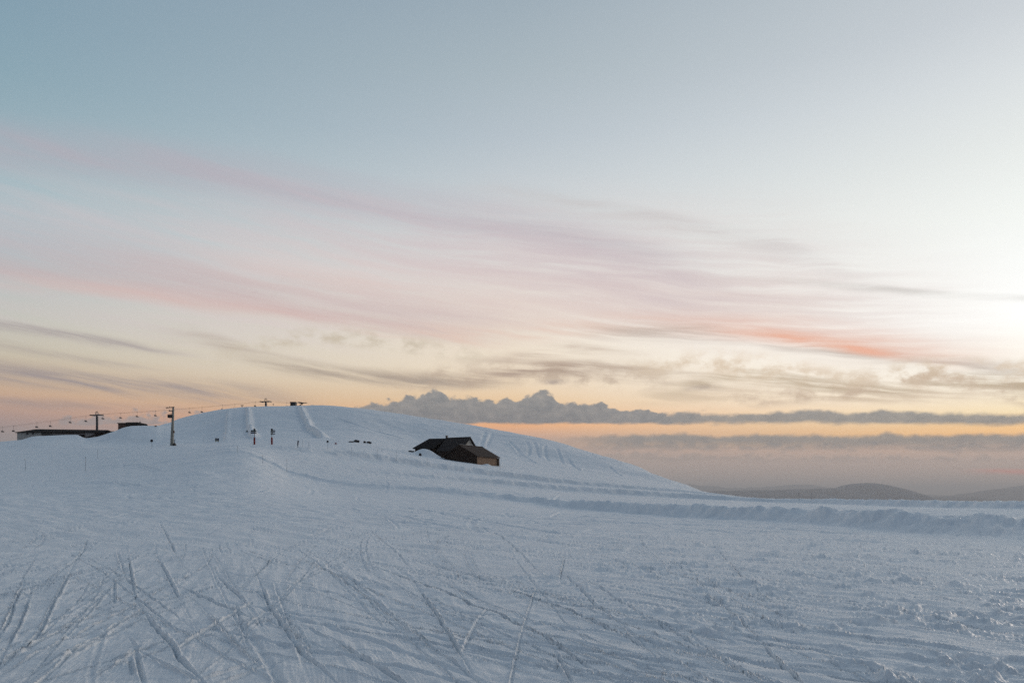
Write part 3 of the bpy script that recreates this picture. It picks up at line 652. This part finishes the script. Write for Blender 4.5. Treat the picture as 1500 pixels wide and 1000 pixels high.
# barn: local x along the gable (to the right), local y along the ridge (away)
Cc = at(698, 677, 174.0); r = Vector((math.cos(ph), -math.sin(ph), 0)); d = Vector((math.sin(ph), math.cos(ph), 0))
base = Cc-r*4.75; base.z = 7.3
barn = thing('wooden_barn', 'low dark wooden barn with tan plank side wall in front of the chalet', 'barn', base, -ph)
Wb, Lb, ez, rz_ = 9.5, 9.0, 9.48-7.3, 12.0-7.3
sl = (rz_-ez)/(Wb/2)
ztop = lambda x_: rz_-abs(x_)*sl-.10
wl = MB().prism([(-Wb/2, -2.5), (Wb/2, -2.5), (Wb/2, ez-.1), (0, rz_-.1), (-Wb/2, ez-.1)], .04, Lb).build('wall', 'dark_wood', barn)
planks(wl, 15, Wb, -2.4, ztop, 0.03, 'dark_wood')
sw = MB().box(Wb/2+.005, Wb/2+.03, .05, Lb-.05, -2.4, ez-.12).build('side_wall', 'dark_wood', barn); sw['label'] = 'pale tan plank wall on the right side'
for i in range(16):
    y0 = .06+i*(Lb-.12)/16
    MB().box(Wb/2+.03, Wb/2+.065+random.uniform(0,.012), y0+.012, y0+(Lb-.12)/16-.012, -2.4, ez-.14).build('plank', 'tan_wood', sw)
MB().box(Wb/2-.1, Wb/2+.12, -.06, .12, -2.4, ez-.13).build('corner_post', 'dark_wood', barn)
MB().box(Wb/2-.1, Wb/2+.35, Lb-.2, Lb+.35, -2.4, ez-.45).build('corner_post', 'dark_wood', barn)
MB().box(-1.3, .9, -.10, -.03, -2.4, 1.55).build('door', 'dark_wood', barn)
ov, og = .55, .5
for sx in (-1, 1):
    rf = MB().slab([(sx*(Wb/2+ov), -og, ez-ov*sl), (sx*(Wb/2+ov), Lb+og, ez-ov*sl), (0, Lb+og, rz_), (0, -og, rz_)], .12).build('roof_slope', 'roof_barn', barn)
    roof_rows(rf, (sx*(Wb/2+ov), -og, ez-ov*sl+.02), (sx*(Wb/2+ov), Lb+og, ez-ov*sl+.02), (0, -og, rz_+.02), (0, Lb+og, rz_+.02), 9, .05, 'roof_barn')
    MB().slab([(sx*(Wb/2+ov+.02), -og-.05, ez-ov*sl+.05), (sx*(Wb/2+ov+.02), -og, ez-ov*sl+.05), (0, -og, rz_+.05), (0, -og-.05, rz_+.05)], .24).build('barge_board', 'dark_wood', rf)
MB().box(-.12, .12, -og, Lb+og, rz_+.02, rz_+.12).build('ridge_cap', 'roof_barn', barn)
MB().slab([(-1.9, .1, rz_-1.9*sl+.26), (-.13, -.2, rz_+.17), (-.13, 5.6, rz_+.20), (-1.7, 6.4, rz_-1.7*sl+.24)][::-1], .2).build('snow_layer', 'snowcap', barn)
# chalet behind: local x along the ridge (to the right), local y away
ph2 = math.radians(28)
r2 = Vector((math.cos(ph2), -math.sin(ph2), 0))
ap = at(689, 640.2, 186.5)
base = Vector((ap.x, ap.y, 8.5)); ch = thing('mountain_chalet', 'dark roofed chalet with chimney and long left wing half buried in drifted snow', 'chalet', base, -ph2)
zr = ap.z-8.5; Lm = 7.3; hw = 4.3; zeave = zr-3.5; s2 = 3.5/hw
prof = [(-hw+.35, -3), (hw-.35, -3), (hw-.35, zeave+.35*s2-.12), (0, zr-.12), (-hw+.35, zeave+.35*s2-.12)]
mw = MB().add([(-.5, y_, z_) for y_, z_ in prof]+[(-Lm, y_, z_) for y_, z_ in prof], [(0,1,2,3,4), (9,8,7,6,5)]+[(i, i+5, (i+1) % 5+5, (i+1) % 5) for i in range(5)]).build('wall', 'dark_wood', ch)
MB().add([(-.46, y_*.98, z_) for y_, z_ in prof]+[(-.50, y_*.98, z_) for y_, z_ in prof], [(0,1,2,3,4), (9,8,7,6,5)]+[(i, i+5, (i+1) % 5+5, (i+1) % 5) for i in range(5)]).build('gable_panel', 'plaster', ch)
for sy in (-1, 1):
    rf = MB().slab([(-Lm-.1, sy*hw, zeave), (.1, sy*hw, zeave), (.1, 0, zr), (-Lm-.1, 0, zr)], .16).build('roof_slope', 'roof', ch)
    roof_rows(rf, (-Lm-.1, sy*hw, zeave+.02), (.1, sy*hw, zeave+.02), (-Lm-.1, 0, zr+.02), (.1, 0, zr+.02), 10, .05, 'roof')
MB().box(-Lm-.1, .1, -.12, .12, zr+.02, zr+.14).build('ridge_cap', 'roof', ch)
cm_ = MB().box(-Lm-.25, -Lm+.15, .2, .65, zr-1, zr+.62).build('chimney', 'black', ch)
MB().box(-Lm-.33, -Lm+.23, .12, .73, zr+.62, zr+.74).build('chimney_cap', 'black', cm_)
# left wing, its roof running down further towards the camera and the left
Lw = 5.1
wing_f = [(-Lm-Lw, 0, zr+.10), (-Lm+.1, 0, zr-.02), (-Lm-.9, -5.0, zr-2.95), (-Lm-Lw-2.3, -4.3, zr-2.55)]
wf = MB().slab(wing_f, .2).build('wing_roof', 'roof_black', ch)
roof_rows(wf, Vector(wing_f[3])+Vector((0,0,.02)), Vector(wing_f[2])+Vector((0,0,.02)), Vector(wing_f[0])+Vector((0,0,.02)), Vector(wing_f[1])+Vector((0,0,.02)), 9, .05, 'roof_black')
MB().slab([(-Lm-Lw, 0, zr+.09), (-Lm-Lw-1.6, 4.2, zr-2.6), (-Lm, 4.2, zr-2.6), (-Lm, 0, zr-.03)], .2).build('wing_roof', 'roof_black', ch)
MB().add([(-Lm-Lw-1.9, -3.8, zr-2.62), (-Lm-1.1, -4.4, zr-2.9), (-Lm-1.1, 3.6, zr-2.6), (-Lm-Lw-1.2, 3.6, zr-2.6), (-Lm-Lw-1.9, -3.8, -3), (-Lm-1.1, -4.4, -3), (-Lm-1.1, 3.6, -3), (-Lm-Lw-1.2, 3.6, -3)],
         [(0,1,2,3), (7,6,5,4), (0,4,5,1), (1,5,6,2), (2,6,7,3), (3,7,4,0)]).build('wing_wall', 'dark_wood', ch)

# ------------------------------------------------------------------ long lodge on the left
Yl = 300.0; k = Yl/F
o_ = Vector(((25-CX)*k, Yl, zz(Yl, 632.5)))
lo = thing('mountain_lodge', 'long low lodge with pale plaster end, dark hipped roof and small windows', 'lodge', o_)
def lx(px): return (px-25)*k
def lz(py): return zz(Yl, py)-o_.z
lw = MB().box(0, lx(60), 0, 11, lz(652), lz(632)).build('wall', 'plaster', lo)
for px in (40, 48.3):
    wf_ = MB().box(lx(px)-.38, lx(px)+.38, -.05, .0, lz(635.1)-.36, lz(635.1)+.36).build('window', 'dark_wood', lo)
    MB().box(lx(px)-.30, lx(px)+.30, -.07, -.05, lz(635.1)-.28, lz(635.1)+.28).build('pane', 'glass', wf_)
MB().box(lx(60), lx(81), .6, 11, lz(652), lz(632)).build('recessed_wall', 'dark_wood', lo)
for px in (62.5, 67, 71.5, 76):
    wf_ = MB().box(lx(px)-.5, lx(px)+.5, .54, .6, lz(636)-.45, lz(636)+.45).build('window', 'plaster', lo)
    MB().box(lx(px)-.42, lx(px)+.42, .50, .54, lz(636)-.37, lz(636)+.37).build('pane', 'glass', wf_)
MB().box(lx(81), lx(151), 0, 11, lz(652), lz(632)).build('long_wall', 'dark_wood', lo)
bal = MB().box(lx(79), lx(136), -1.2, 0, lz(636.4), lz(635.2)).build('balcony', 'render_wall', lo)
MB().box(lx(79), lx(136), -1.26, -1.2, lz(634.9), lz(634.4)).build('railing', 'dark_wood', bal)
for i in range(12):
    MB().box(lx(80+i*5), lx(80+i*5)+.08, -1.25, -1.21, lz(636.6), lz(634.2)).build('baluster', 'dark_wood', bal)
zb = lz(633.0); zt = lz(626.6)
rf = MB().add([(-.35, -.8, zb), (lx(152), -.8, zb), (lx(152), 12, zb), (-.35, 12, zb), (lx(41), 5.5, zt), (lx(148), 5.5, lz(627.9)),
               (-.35, -.8, zb-.22), (lx(152), -.8, zb-.22), (lx(152), 12, zb-.22), (-.35, 12, zb-.22)],
              [(0,1,5,4), (1,2,5), (2,3,4,5), (3,0,4), (0,6,7,1), (1,7,8,2), (2,8,9,3), (3,9,6,0), (9,8,7,6)]).build('roof', 'roof_black', lo)
roof_rows(rf, (.2, -.8, zb+.03), (lx(152)-.1, -.8, zb+.03), (lx(41), 5.4, zt+.03), (lx(148), 5.4, lz(627.9)+.03), 4, .05, 'roof_black')
# entrance ramp roof sloping down at the right end of the lodge
rp = MB().slab([(lx(126), -2.6, lz(643.6)), (lx(131), -2.6, lz(642.6)), (lx(153), -.9, lz(631.2)), (lx(146), -.9, lz(634.2))], .35).build('ramp_roof', 'roof_black', lo)
MB().box(lx(128), lx(140), -1.6, .05, lz(648), lz(634.6)).build('porch_wall', 'render_wall', lo)
an = MB().box(lx(150), lx(171), 2, 9, lz(648), lz(631.8)).build('annexe', 'dark_wood', lo)
MB().box(lx(149.5), lx(172), 1.6, 9.4, lz(631.8), lz(630.8)).build('annexe_roof', 'roof_black', an)

# shed on the snow mound
Ys = 290.0; k = Ys/F
o_ = Vector(((173-CX)*k, Ys, zz(Ys, 632)))
sh = thing('buried_shed', 'dark brown shed half buried in the snow mound above the lodge', 'shed', o_)
sx_ = lambda px: (px-173)*k
sz_ = lambda py: zz(Ys, py)-o_.z
MB().box(0, sx_(188), 0, 6, sz_(640), sz_(619.6)).build('wall', 'rust', sh)
for i in range(5):
    MB().box(sx_(173.4+i*2.9), sx_(173.4+i*2.9)+.62, -.05, 0, sz_(640), sz_(619.9)).build('plank', 'rust', sh)
MB().prism([(sx_(172.6), sz_(620.2)), (sx_(190), sz_(620.2)), (sx_(190), sz_(619.2)), (sx_(172.6), sz_(619.2))], -.5, 6.5).build('flat_roof', 'roof_black', sh)
rf = MB().prism([(sx_(184.5), sz_(620.6)), (sx_(186), sz_(618.6)), (sx_(202.6), sz_(618.4)), (sx_(205.4), sz_(622.2)), (sx_(203), sz_(623.6)), (sx_(184.5), sz_(623.6))], -.8, 6.8).build('roof', 'roof_black', sh)
MB().box(sx_(200.4), sx_(201.6), 2, 2.4, sz_(618.5), sz_(616.7)).build('chimney', 'black', sh)

# ------------------------------------------------------------------ chairlift
def lift_tower(px, py_top, py_arm, Y, zb, arm_w, rz, label, rb=.42):
    p = at(px, py_arm, Y); t = thing('lift_tower', label, 'lift tower', (p.x, p.y, zb), rz, 'chairlift towers')
    H = p.z-zb
    MB().rod((0,0,-2), (0,0,H+.1), rb, rb*.72, 14).build('pole', 'steel', t, smooth=True)
    arm = MB().prism([(-arm_w/2, H-.12), (-arm_w*.42, H-.34), (arm_w*.42, H-.34), (arm_w/2, H-.12), (arm_w/2, H+.14), (-arm_w/2, H+.14)], -.22, .22).build('crossarm', 'steel', t)
    for s in (-1, 1):
        wb = MB().box(s*arm_w/2-.16, s*arm_w/2+.16, -1.5, 1.5, H-.32, H-.10).build('sheave_beam', 'steel', t)
        for i in range(6):
            y_ = -1.25+i*.5
            MB().rod((s*arm_w/2-.08, y_, H-.02), (s*arm_w/2+.08, y_, H-.02), .20, .20, 10).build('sheave', 'black', wb)
    top = zz(Y, py_top)-zb; hoop = MB(); q = arm_w*.16
    pts = [(-q, H+.1), (-q*.9, H+(top-H)*.65), (-q*.4, top), (q*.4, top), (q*.9, H+(top-H)*.65), (q, H+.1)]
    for (x0, z0_), (x1, z1_) in zip(pts[:-1], pts[1:]): hoop.rod((x0, 0, z0_), (x1, 0, z1_), .10, .10, 6)
    hoop.rod((0, 0, H), (0, 0, top), .09, .09, 6)
    hoop.build('hoist_frame', 'steel', t)
    MB().box(.44, .56, -.25, .25, 0, H-.6).build('ladder_rail', 'steel', t)
    return p
YA, YB = 330.0, 362.0
XA = (141.7-CX)/F*YA
pA = lift_tower(141.7, 602.6, 607.6, YA, zz(YA, 645), 4.6, math.radians(-12), 'tall lift tower rising behind the long lodge', .46)
pB = lift_tower(389.2, 583.4, 587.9, YB, gz((389.2-CX)/F*YB, YB)-.3, 4.5, math.radians(-12), 'shorter lift tower standing on the hilltop', .50)
top = at(432, 590.5, 352.0)
def cable(name, label, pts, sag, rr=.022):
    m = MB()
    for (p, q), s in zip(zip(pts[:-1], pts[1:]), sag):
        n = 14; prev = Vector(p)
        for i in range(1, n+1):
            t = i/n; c_ = Vector(p).lerp(Vector(q), t); c_.z -= s*4*t*(1-t)
            m.rod(prev, c_, rr, rr, 5); prev = c_
    o = m.build(name, 'steel'); return tag(o, label, 'cable')
def arm_end(p, s, w): return Vector((p.x+s*w/2*math.cos(math.radians(-12)), p.y+s*w/2*math.sin(math.radians(-12)), p.z+.25))
Lo = at(-260, 653, 300.0)
lines = {}
for s, nm in ((-1, 'left hand lift cable running up over the tower arms to the hilltop'), (1, 'right hand lift cable running up over the tower arms to the hilltop')):
    pts = [Lo+Vector((s*2.3, -s*.5, .2)), arm_end(pA, s, 4.6), arm_end(pB, s, 4.5), top+Vector((s*1.0, 0, .0))]
    lines[s] = pts; cable('lift_cable', nm, pts, (1.0, .6, .2))
def on_cable(s, px):
    pts = lines[s]; sg = (1.0, .6, .2)
    for (p, q), g_ in zip(zip(pts[:-1], pts[1:]), sg):
        a_, b_ = pxof(p.x, p.y), pxof(q.x, q.y)
        if a_ <= px <= b_:
            lo_, hi_ = 0.0, 1.0
            for _ in range(40):
                t = (lo_+hi_)/2; c_ = p.lerp(q, t)
                if pxof(c_.x, c_.y) < px: lo_ = t
                else: hi_ = t
            c_ = p.lerp(q, t); c_.z -= g_*4*t*(1-t); return c_
def make_chair():
    t = thing('lift_chair', '', 'lift chair', (0,0,0), math.radians(62), 'chairs hanging from the lift cables')
    hg = MB(); hg.rod((0,0,.1), (0,0,-1.75), .04, .04, 6); hg.rod((0,0,-1.72), (.0,.42,-1.95), .05, .05, 6); hg.rod((-.55,.42,-1.95), (.55,.42,-1.95), .05, .05, 6); hg.build('hanger', 'steel', t)
    MB().box(-.08, .08, -.18, .18, -.02, .16).build('grip', 'steel', t)
    MB().box(-.6, .6, -.45, .20, -2.72, -2.62).build('seat', 'black', t, .02)
    MB().add([(-.6,.20,-2.64), (.6,.20,-2.64), (.6,.27,-2.64), (-.6,.27,-2.64), (-.6,.40,-2.1), (.6,.40,-2.1), (.6,.46,-2.1), (-.6,.46,-2.1)], [(3,2,1,0),(4,5,6,7),(0,1,5,4),(1,2,6,5),(2,3,7,6),(3,0,4,7)]).build('backrest', 'black', t)
    for s in (-1, 1): MB().rod((s*.55,.42,-1.95), (s*.55,-.3,-2.62), .035, .035, 6).build('arm', 'steel', t)
    return t
CH = [(4,-1,'lift chair nearest the left edge of the photo, below the cable'), (20,1,'lift chair in the sky just left of the lodge\'s roof tip'), (54,-1,'leftmost lift chair of those hanging right above the lodge roof'),
      (74,1,'second lift chair from the left above the lodge roof'), (103,-1,'lift chair above the middle of the lodge roof, two left of the tall tower'), (126,1,'lift chair just left of the tall tower behind the lodge'),
      (151,-1,'lift chair just right of the tall tower behind the lodge'), (177,1,'lift chair above the brown wall of the buried shed'), (201,-1,'lift chair above the black roof end of the buried shed'),
      (228,1,'lift chair in the sky gap left of the concrete pole'), (278,-1,'first lift chair to the right of the concrete pole'), (296,1,'second lift chair to the right of the concrete pole'),
      (326,-1,'lift chair just over the ridge, second left of the short hilltop post'), (344,1,'lift chair just left of the short hilltop post'), (374,-1,'lift chair just left of the hilltop lift tower'), (420,1,'lift chair beside the dark hilltop station')]
proto = None
for px, s, lab in CH:
    o = proto if proto is None else dup(proto)
    if proto is None: o = proto = make_chair()
    o.location = on_cable(s, px); o['label'] = lab; o.scale = (.86,)*3
# top station
tp = at(429, 597.6, 347.0); k = 347/F
st = thing('lift_station', 'dark lift top station cabin with square window and raised boom on the hilltop', 'lift station', tp)
cb = MB()
cb.box(-1.25, -.62, 0, 2.4, -1, 2.75).box(.62, 1.2, 0, 2.4, -1, 2.75).box(-.62, .62, 0, 2.4, 2.0, 2.75).box(-.62, .62, 0, 2.4, -1, 1.0)
cb.build('cabin', 'black', st)
wf_ = MB().box(-.62, .62, 1.1, 1.16, 1.0, 2.0).build('window', 'plaster', st)
MB().box(-1.45, 1.4, -.2, 2.6, 2.75, 2.95).build('cabin_roof', 'black', st)
MB().prism([(-4.4, -.6), (-1.2, -.6), (-1.2, .45), (-2.2, .25), (-4.4, .02)], 0, 2.2).build('platform', 'black', st)
bm_ = MB(); bm_.rod((1.1, 1.0, .1), (4.6, 1.0, 2.5), .22, .22, 8); bm_.rod((1.5, 1.0, -.2), (2.0, 1.0, .7), .25, .25, 8); bm_.build('boom', 'black', st)
MB().prism([(2.6, 2.5), (3.4, 2.25), (4.8, 2.45), (6.4, 2.55), (6.4, 2.75), (2.5, 2.75)], .6, 1.4).build('return_beam', 'black', st)
MB().rod((4.1, 1.0, -1.2), (4.1, 1.0, 2.4), .07, .07, 6).build('support_post', 'steel', st)
MB().rod((3.0, 1.0, 2.9), (3.0, 1.0, 2.6), 1.0, 1.0, 16).build('return_wheel', 'steel', st)
# short posts on the hilltop
def short_post(px, ytop, ybot, Y, w, material, label, head):
    p = at(px, ybot, Y); k_ = Y/F; h_ = (ybot-ytop)*k_
    t = thing('hilltop_post', label, 'post', p, 0, None)
    MB().rod((0,0,-1.5), (0,0,h_*.55), w*1.4, w*1.3, 8).build('lower_post', material, t)
    MB().rod((0,0,h_*.55), (0,0,h_), w*.55, w*.55, 8).build('mast', 'steel', t)
    MB().box(-head, head, -.15, .15, h_-.30, h_).build('cap_plate', 'black', t)
    return t
short_post(354.6, 593.2, 604.2, 349, .26, 'rust', 'short reddish brown hilltop post with flat T shaped top', .62)
short_post(358.6, 596.6, 600.2, 353, .10, 'steel', 'tiny dark hilltop post just right of the reddish post', .34)
short_post(400.3, 591.6, 598.6, 353, .10, 'steel', 'thin hilltop post with small plate right of the lift tower', .30)

# ------------------------------------------------------------------ concrete pole with switchgear
pp = Vector(hit(251.6, 652.2)); Yp = pp.y; k = Yp/F; H = 56.5*k
po = thing('utility_pole', 'tapering concrete utility pole with crossarms and transformer near the brow', 'pole', (pp.x, pp.y, pp.z-.1), 0)
tilt = 2.2*k
MB().add(*[(lambda vs, fs: (vs, fs))([(x_, y_, -1.5) for x_, y_ in ((-.34,-.34),(.34,-.34),(.34,.34),(-.34,.34))]+[(tilt+x_, y_, H) for x_, y_ in ((-.17,-.17),(.17,-.17),(.17,.17),(-.17,.17))],
    [(3,2,1,0),(4,5,6,7),(0,1,5,4),(1,2,6,5),(2,3,7,6),(3,0,4,7)])][0]).build('pole', 'grey', po, .04)
MB().add([(tilt+.1, -.2, H-.05), (tilt-1.35, -.9, H-.32), (tilt-1.35, -.74, H-.34), (tilt+.1, .14, H-.05), (tilt+.28, -.2, H+.12), (tilt-1.35, -.9, H-.18), (tilt-1.35, -.74, H-.2), (tilt+.28, .14, H+.12)],
         [(3,2,1,0),(4,5,6,7),(0,1,5,4),(1,2,6,5),(2,3,7,6),(3,0,4,7)]).build('crossarm', 'rust', po)
MB().box(tilt-.95, tilt-.1, -.28, -.14, H-1.0, H-.82).build('crossarm', 'rust', po)
for x_, z_ in ((-1.2,-.2), (-.65,-.08), (-.8,-.82)):
    MB().rod((tilt+x_, -.5 if z_ > -.5 else -.2, H+z_), (tilt+x_, -.5 if z_ > -.5 else -.2, H+z_+.24), .07, .05, 8).build('insulator', 'black', po)
tr = MB().box(tilt-1.15, tilt-.18, -.5, .3, H-2.5, H-1.75).build('transformer', 'black', po, .05)
for x_ in (-.95, -.65, -.35): MB().rod((tilt+x_, -.1, H-1.78), (tilt+x_, -.1, H-1.35), .05, .03, 8).build('bushing', 'black', tr)
MB().box(tilt*.3+.22, tilt*.3+.5, -.2, .2, 3.0, 3.5).build('meter_box', 'rust', po)
for i in range(7): MB().rod((tilt*(.15+i*.1)-.2, -.3+i*.015, 1.5+i*.9), (tilt*(.15+i*.1)-.5+i*.015, -.3, 1.5+i*.9), .02, .02, 5).build('step_rung', 'steel', po)
hp = Vector(((257.5-CX)*k, Yp-.6, gz((257.5-CX)*k, Yp-.6)))
hy = thing('snowmaking_hydrant', 'squat black snowmaking hydrant at the foot of the concrete pole', 'hydrant', hp)
MB().prism([(-.34, -.5), (.30, -.5), (.26, .35), (.05, .62), (-.30, .42)], -.3, .3).build('housing', 'black', hy)
MB().rod((-.02, 0, .4), (.02, 0, 1.35), .08, .05, 8).build('riser_pipe', 'black', hy)
MB().rod((-.12, 0, 1.3), (.16, 0, 1.36), .05, .05, 8).build('nozzle', 'black', hy)

# ------------------------------------------------------------------ piste direction signs
def arrow(x0, x1, z0_, z1_, left):
    m_ = (z0_+z1_)/2; tip = min(.14, abs(x1-x0)*.3)
    return [(x0+tip, z0_), (x1, z0_), (x1, z1_), (x0+tip, z1_), (x0, m_)] if left else [(x0, z0_), (x1-tip, z0_), (x1, m_), (x1-tip, z1_), (x0, z1_)]
def piste_sign(px, pyb, label, boards, rz):
    p = Vector(hit(px, pyb)); k_ = p.y/F
    t = thing('piste_sign', label, 'signpost', (p.x, p.y, p.z-.03), rz, 'red based piste signposts')
    zt_ = lambda y_: (pyb-y_)*k_
    MB().rod((0,0,-.8), (0,0,zt_(628.4)), .055, .055, 10).build('post', 'steel', t)
    pd = MB().rod((0,0,-.3), (0,0,zt_(640.3)), .175, .165, 14).build('padding', 'red', t, smooth=False)
    for y_ in (643, 647): MB().rod((0,0,zt_(y_)), (0,0,zt_(y_)+.04), .185, .185, 14).build('strap', 'black', pd)
    MB().rod((0,-.05,zt_(628.6)), (0,.05,zt_(628.6)), .19, .19, 16).build('number_disc', 'black', t)
    for x0, x1, y0, y1, left, m_ in boards:  # the boards' back-lit dimness is put into their dark colours
        MB().prism(arrow((x0-px)*k_, (x1-px)*k_, zt_(y1), zt_(y0), left), -.11, -.07).build('arrow_board', m_, t)
piste_sign(372.7, 650.7, 'left of two red based piste signposts, its boards pointing mostly left', [(367.2,375.8,629.9,632.0,True,'olive'), (366.8,375.9,632.6,634.4,True,'navy')], 0)
piste_sign(398.2, 650.7, 'right of two red based piste signposts, three tiers of boards pointing right', [(396.3,400.1,629.6,631.4,True,'olive'), (400.2,403.8,629.7,631.3,False,'navy'), (396.3,400.1,631.9,633.5,True,'olive'),
    (400.2,403.8,632.0,633.4,False,'navy'), (396.3,400.1,634.0,635.8,True,'olive'), (400.2,403.9,634.9,636.0,False,'navy')], 0)
# small notice board pair
p = Vector(hit(318, 648.4)); k = p.y/F
nb = thing('notice_board', 'small square dark notice board on two legs beside the piste brow', 'notice board', p)
for x_ in (-.38, .38): MB().rod((x_,0,-.5), (x_,0,1.25), .03, .03, 6).build('leg', 'steel', nb)
for x0, x1, m_ in ((-.50, -.04, 'olive'), (.04, .50, 'navy')): MB().box(x0, x1, -.06, -.02, .42, 1.25).build('panel', m_, nb)
MB().box(-.50, .50, -.075, -.05, .44, .56).build('band', 'yellow', nb)
# round signs
def round_sign(px, ytop, yb, label, rr, m_='black'):
    p = Vector(hit(px, yb)); k_ = p.y/F; h_ = (yb-ytop)*k_
    t = thing('round_sign', label, 'sign', p, 0, 'small round signs on thin posts')
    MB().rod((0,0,-.5), (0,0,h_), .025, .025, 6).build('post', 'bamboo', t)
    MB().rod((0,-.06,h_-rr), (0,-.02,h_-rr), rr, rr, 16).build('disc', m_, t)
round_sign(222.3, 643.3, 656.5, 'round dark sign on thin post left of the concrete pole', .30)
round_sign(480, 645.0, 656.8, 'round dark sign on thin post at the start of the snow bank', .22)
p = Vector(hit(491.5, 650.6)); pk = thing('pink_panel', 'faded pink slanted panel on the snow heap beside the round sign', 'panel', p)
MB().prism([(-.12,.0), (.28,.0), (.2,.42), (-.2,.36)], -.03, .03).build('board', 'pink', pk); MB().rod((.02,.05,-.4), (.02,.05,.3), .025, .025, 6).build('stake', 'bamboo', pk)
p = Vector(hit(436.3, 655.2)); k = p.y/F
dp = thing('padded_post', 'dark padded post, thick above and thin below, right of the signposts', 'post', p)
MB().rod((0,0,-.5), (0,0,.5), .05, .06, 8).build('foot', 'steel', dp); MB().rod((-.02,0,.4), (.06,0,1.25), .10, .14, 10).build('pad', 'navy', dp)
# marker rods
RODS = [(37.5,671.5,689,'marker rod nearest the left edge of the photo'), (125.3,669,689.5,'tallest looking marker rod on the left slope below the lodge'), (143,659,671,'marker rod below the sloping ramp roof of the lodge'),
        (298.5,639.5,649.5,'marker rod left of the small notice board'), (348,652.5,662,'first short rod along the trench below the notice board'), (385,667,678.5,'rod beside the trench below the two piste signposts'),
        (420.2,672.5,691,'tall rod at the lower trench below the piste signposts'), (443.2,644.5,655,'rod just right of the dark padded post'), (452.5,647.5,656.2,'second rod right of the dark padded post'),
        (515,655,664,'rod on the bank below the dark rocks'), (553,658,671,'rod on the bank between the rocks and the chalet'), (559.6,657,661.5,'very short rod left of the chalet'), (581,662,676,'rod on the bank left of the chalet drift'),
        (625.5,671,683,'rod on the bank in front of the chalet drift'), (732.5,678,688,'rod right of the barn corner'), (1170.5,721.5,733,'left of two rods on the far right crest'), (1188.3,722,733.2,'right of two rods on the far right crest')]
for px, yt, yb, lab in RODS:
    p = Vector(hit(px, yb)); k_ = p.y/F; h_ = (yb-yt)*k_
    t = thing('marker_rod', 'thin grey '+lab, 'marker rod', p, 0, 'thin marker rods along the piste edges')
    t.rotation_euler = (random.uniform(-.03,.03), random.uniform(-.04,.04), 0)
    MB().rod((0,0,-.4), (0,0,h_), .020, .016, 6).build('rod', 'bamboo', t)
    MB().rod((0,0,h_-.16), (0,0,h_-.02), .026, .026, 6).build('band', 'black', t)
# rocks
def rock(px, py, w, h_, label, dy=.5):
    p = Vector(hit(px, py)); k_ = p.y/F
    o = MB().ball((0,0,h_*k_*.35), w*k_/2, max(.3, w*k_*.3), h_*k_*.75, 12, 7, .22).build('rock', 'rock'); o.location = p
    return tag(o, label, 'rock', 'dark rocks poking through the snow')
rock(522, 647.6, 9, 3.2, 'larger dark rock poking through snow left of the other rocks')
rock(514.5, 647.4, 8, 1.3, 'low flat dark rock trailing to the left of the larger rock')
rock(534, 648.6, 4, 2.6, 'small pointed dark rock between its two neighbours')
rock(540.5, 649.2, 8, 2.8, 'dark sloping rock rightmost of the cluster uphill of the bank')
rock(602, 661.8, 9, 1.8, 'thin dark rock just left of the chalet drift')
rock(615.5, 667.2, 4, 3.2, 'rounded dark rock in front of the drift beside the chalet')
rock(361.8, 632.5, 2.2, 2.2, 'tiny dark rock on the shovelled edge above the left signpost')
rock(228, 624.6, 3, 1.2, 'tiny dark rock on the skyline left of the concrete pole')
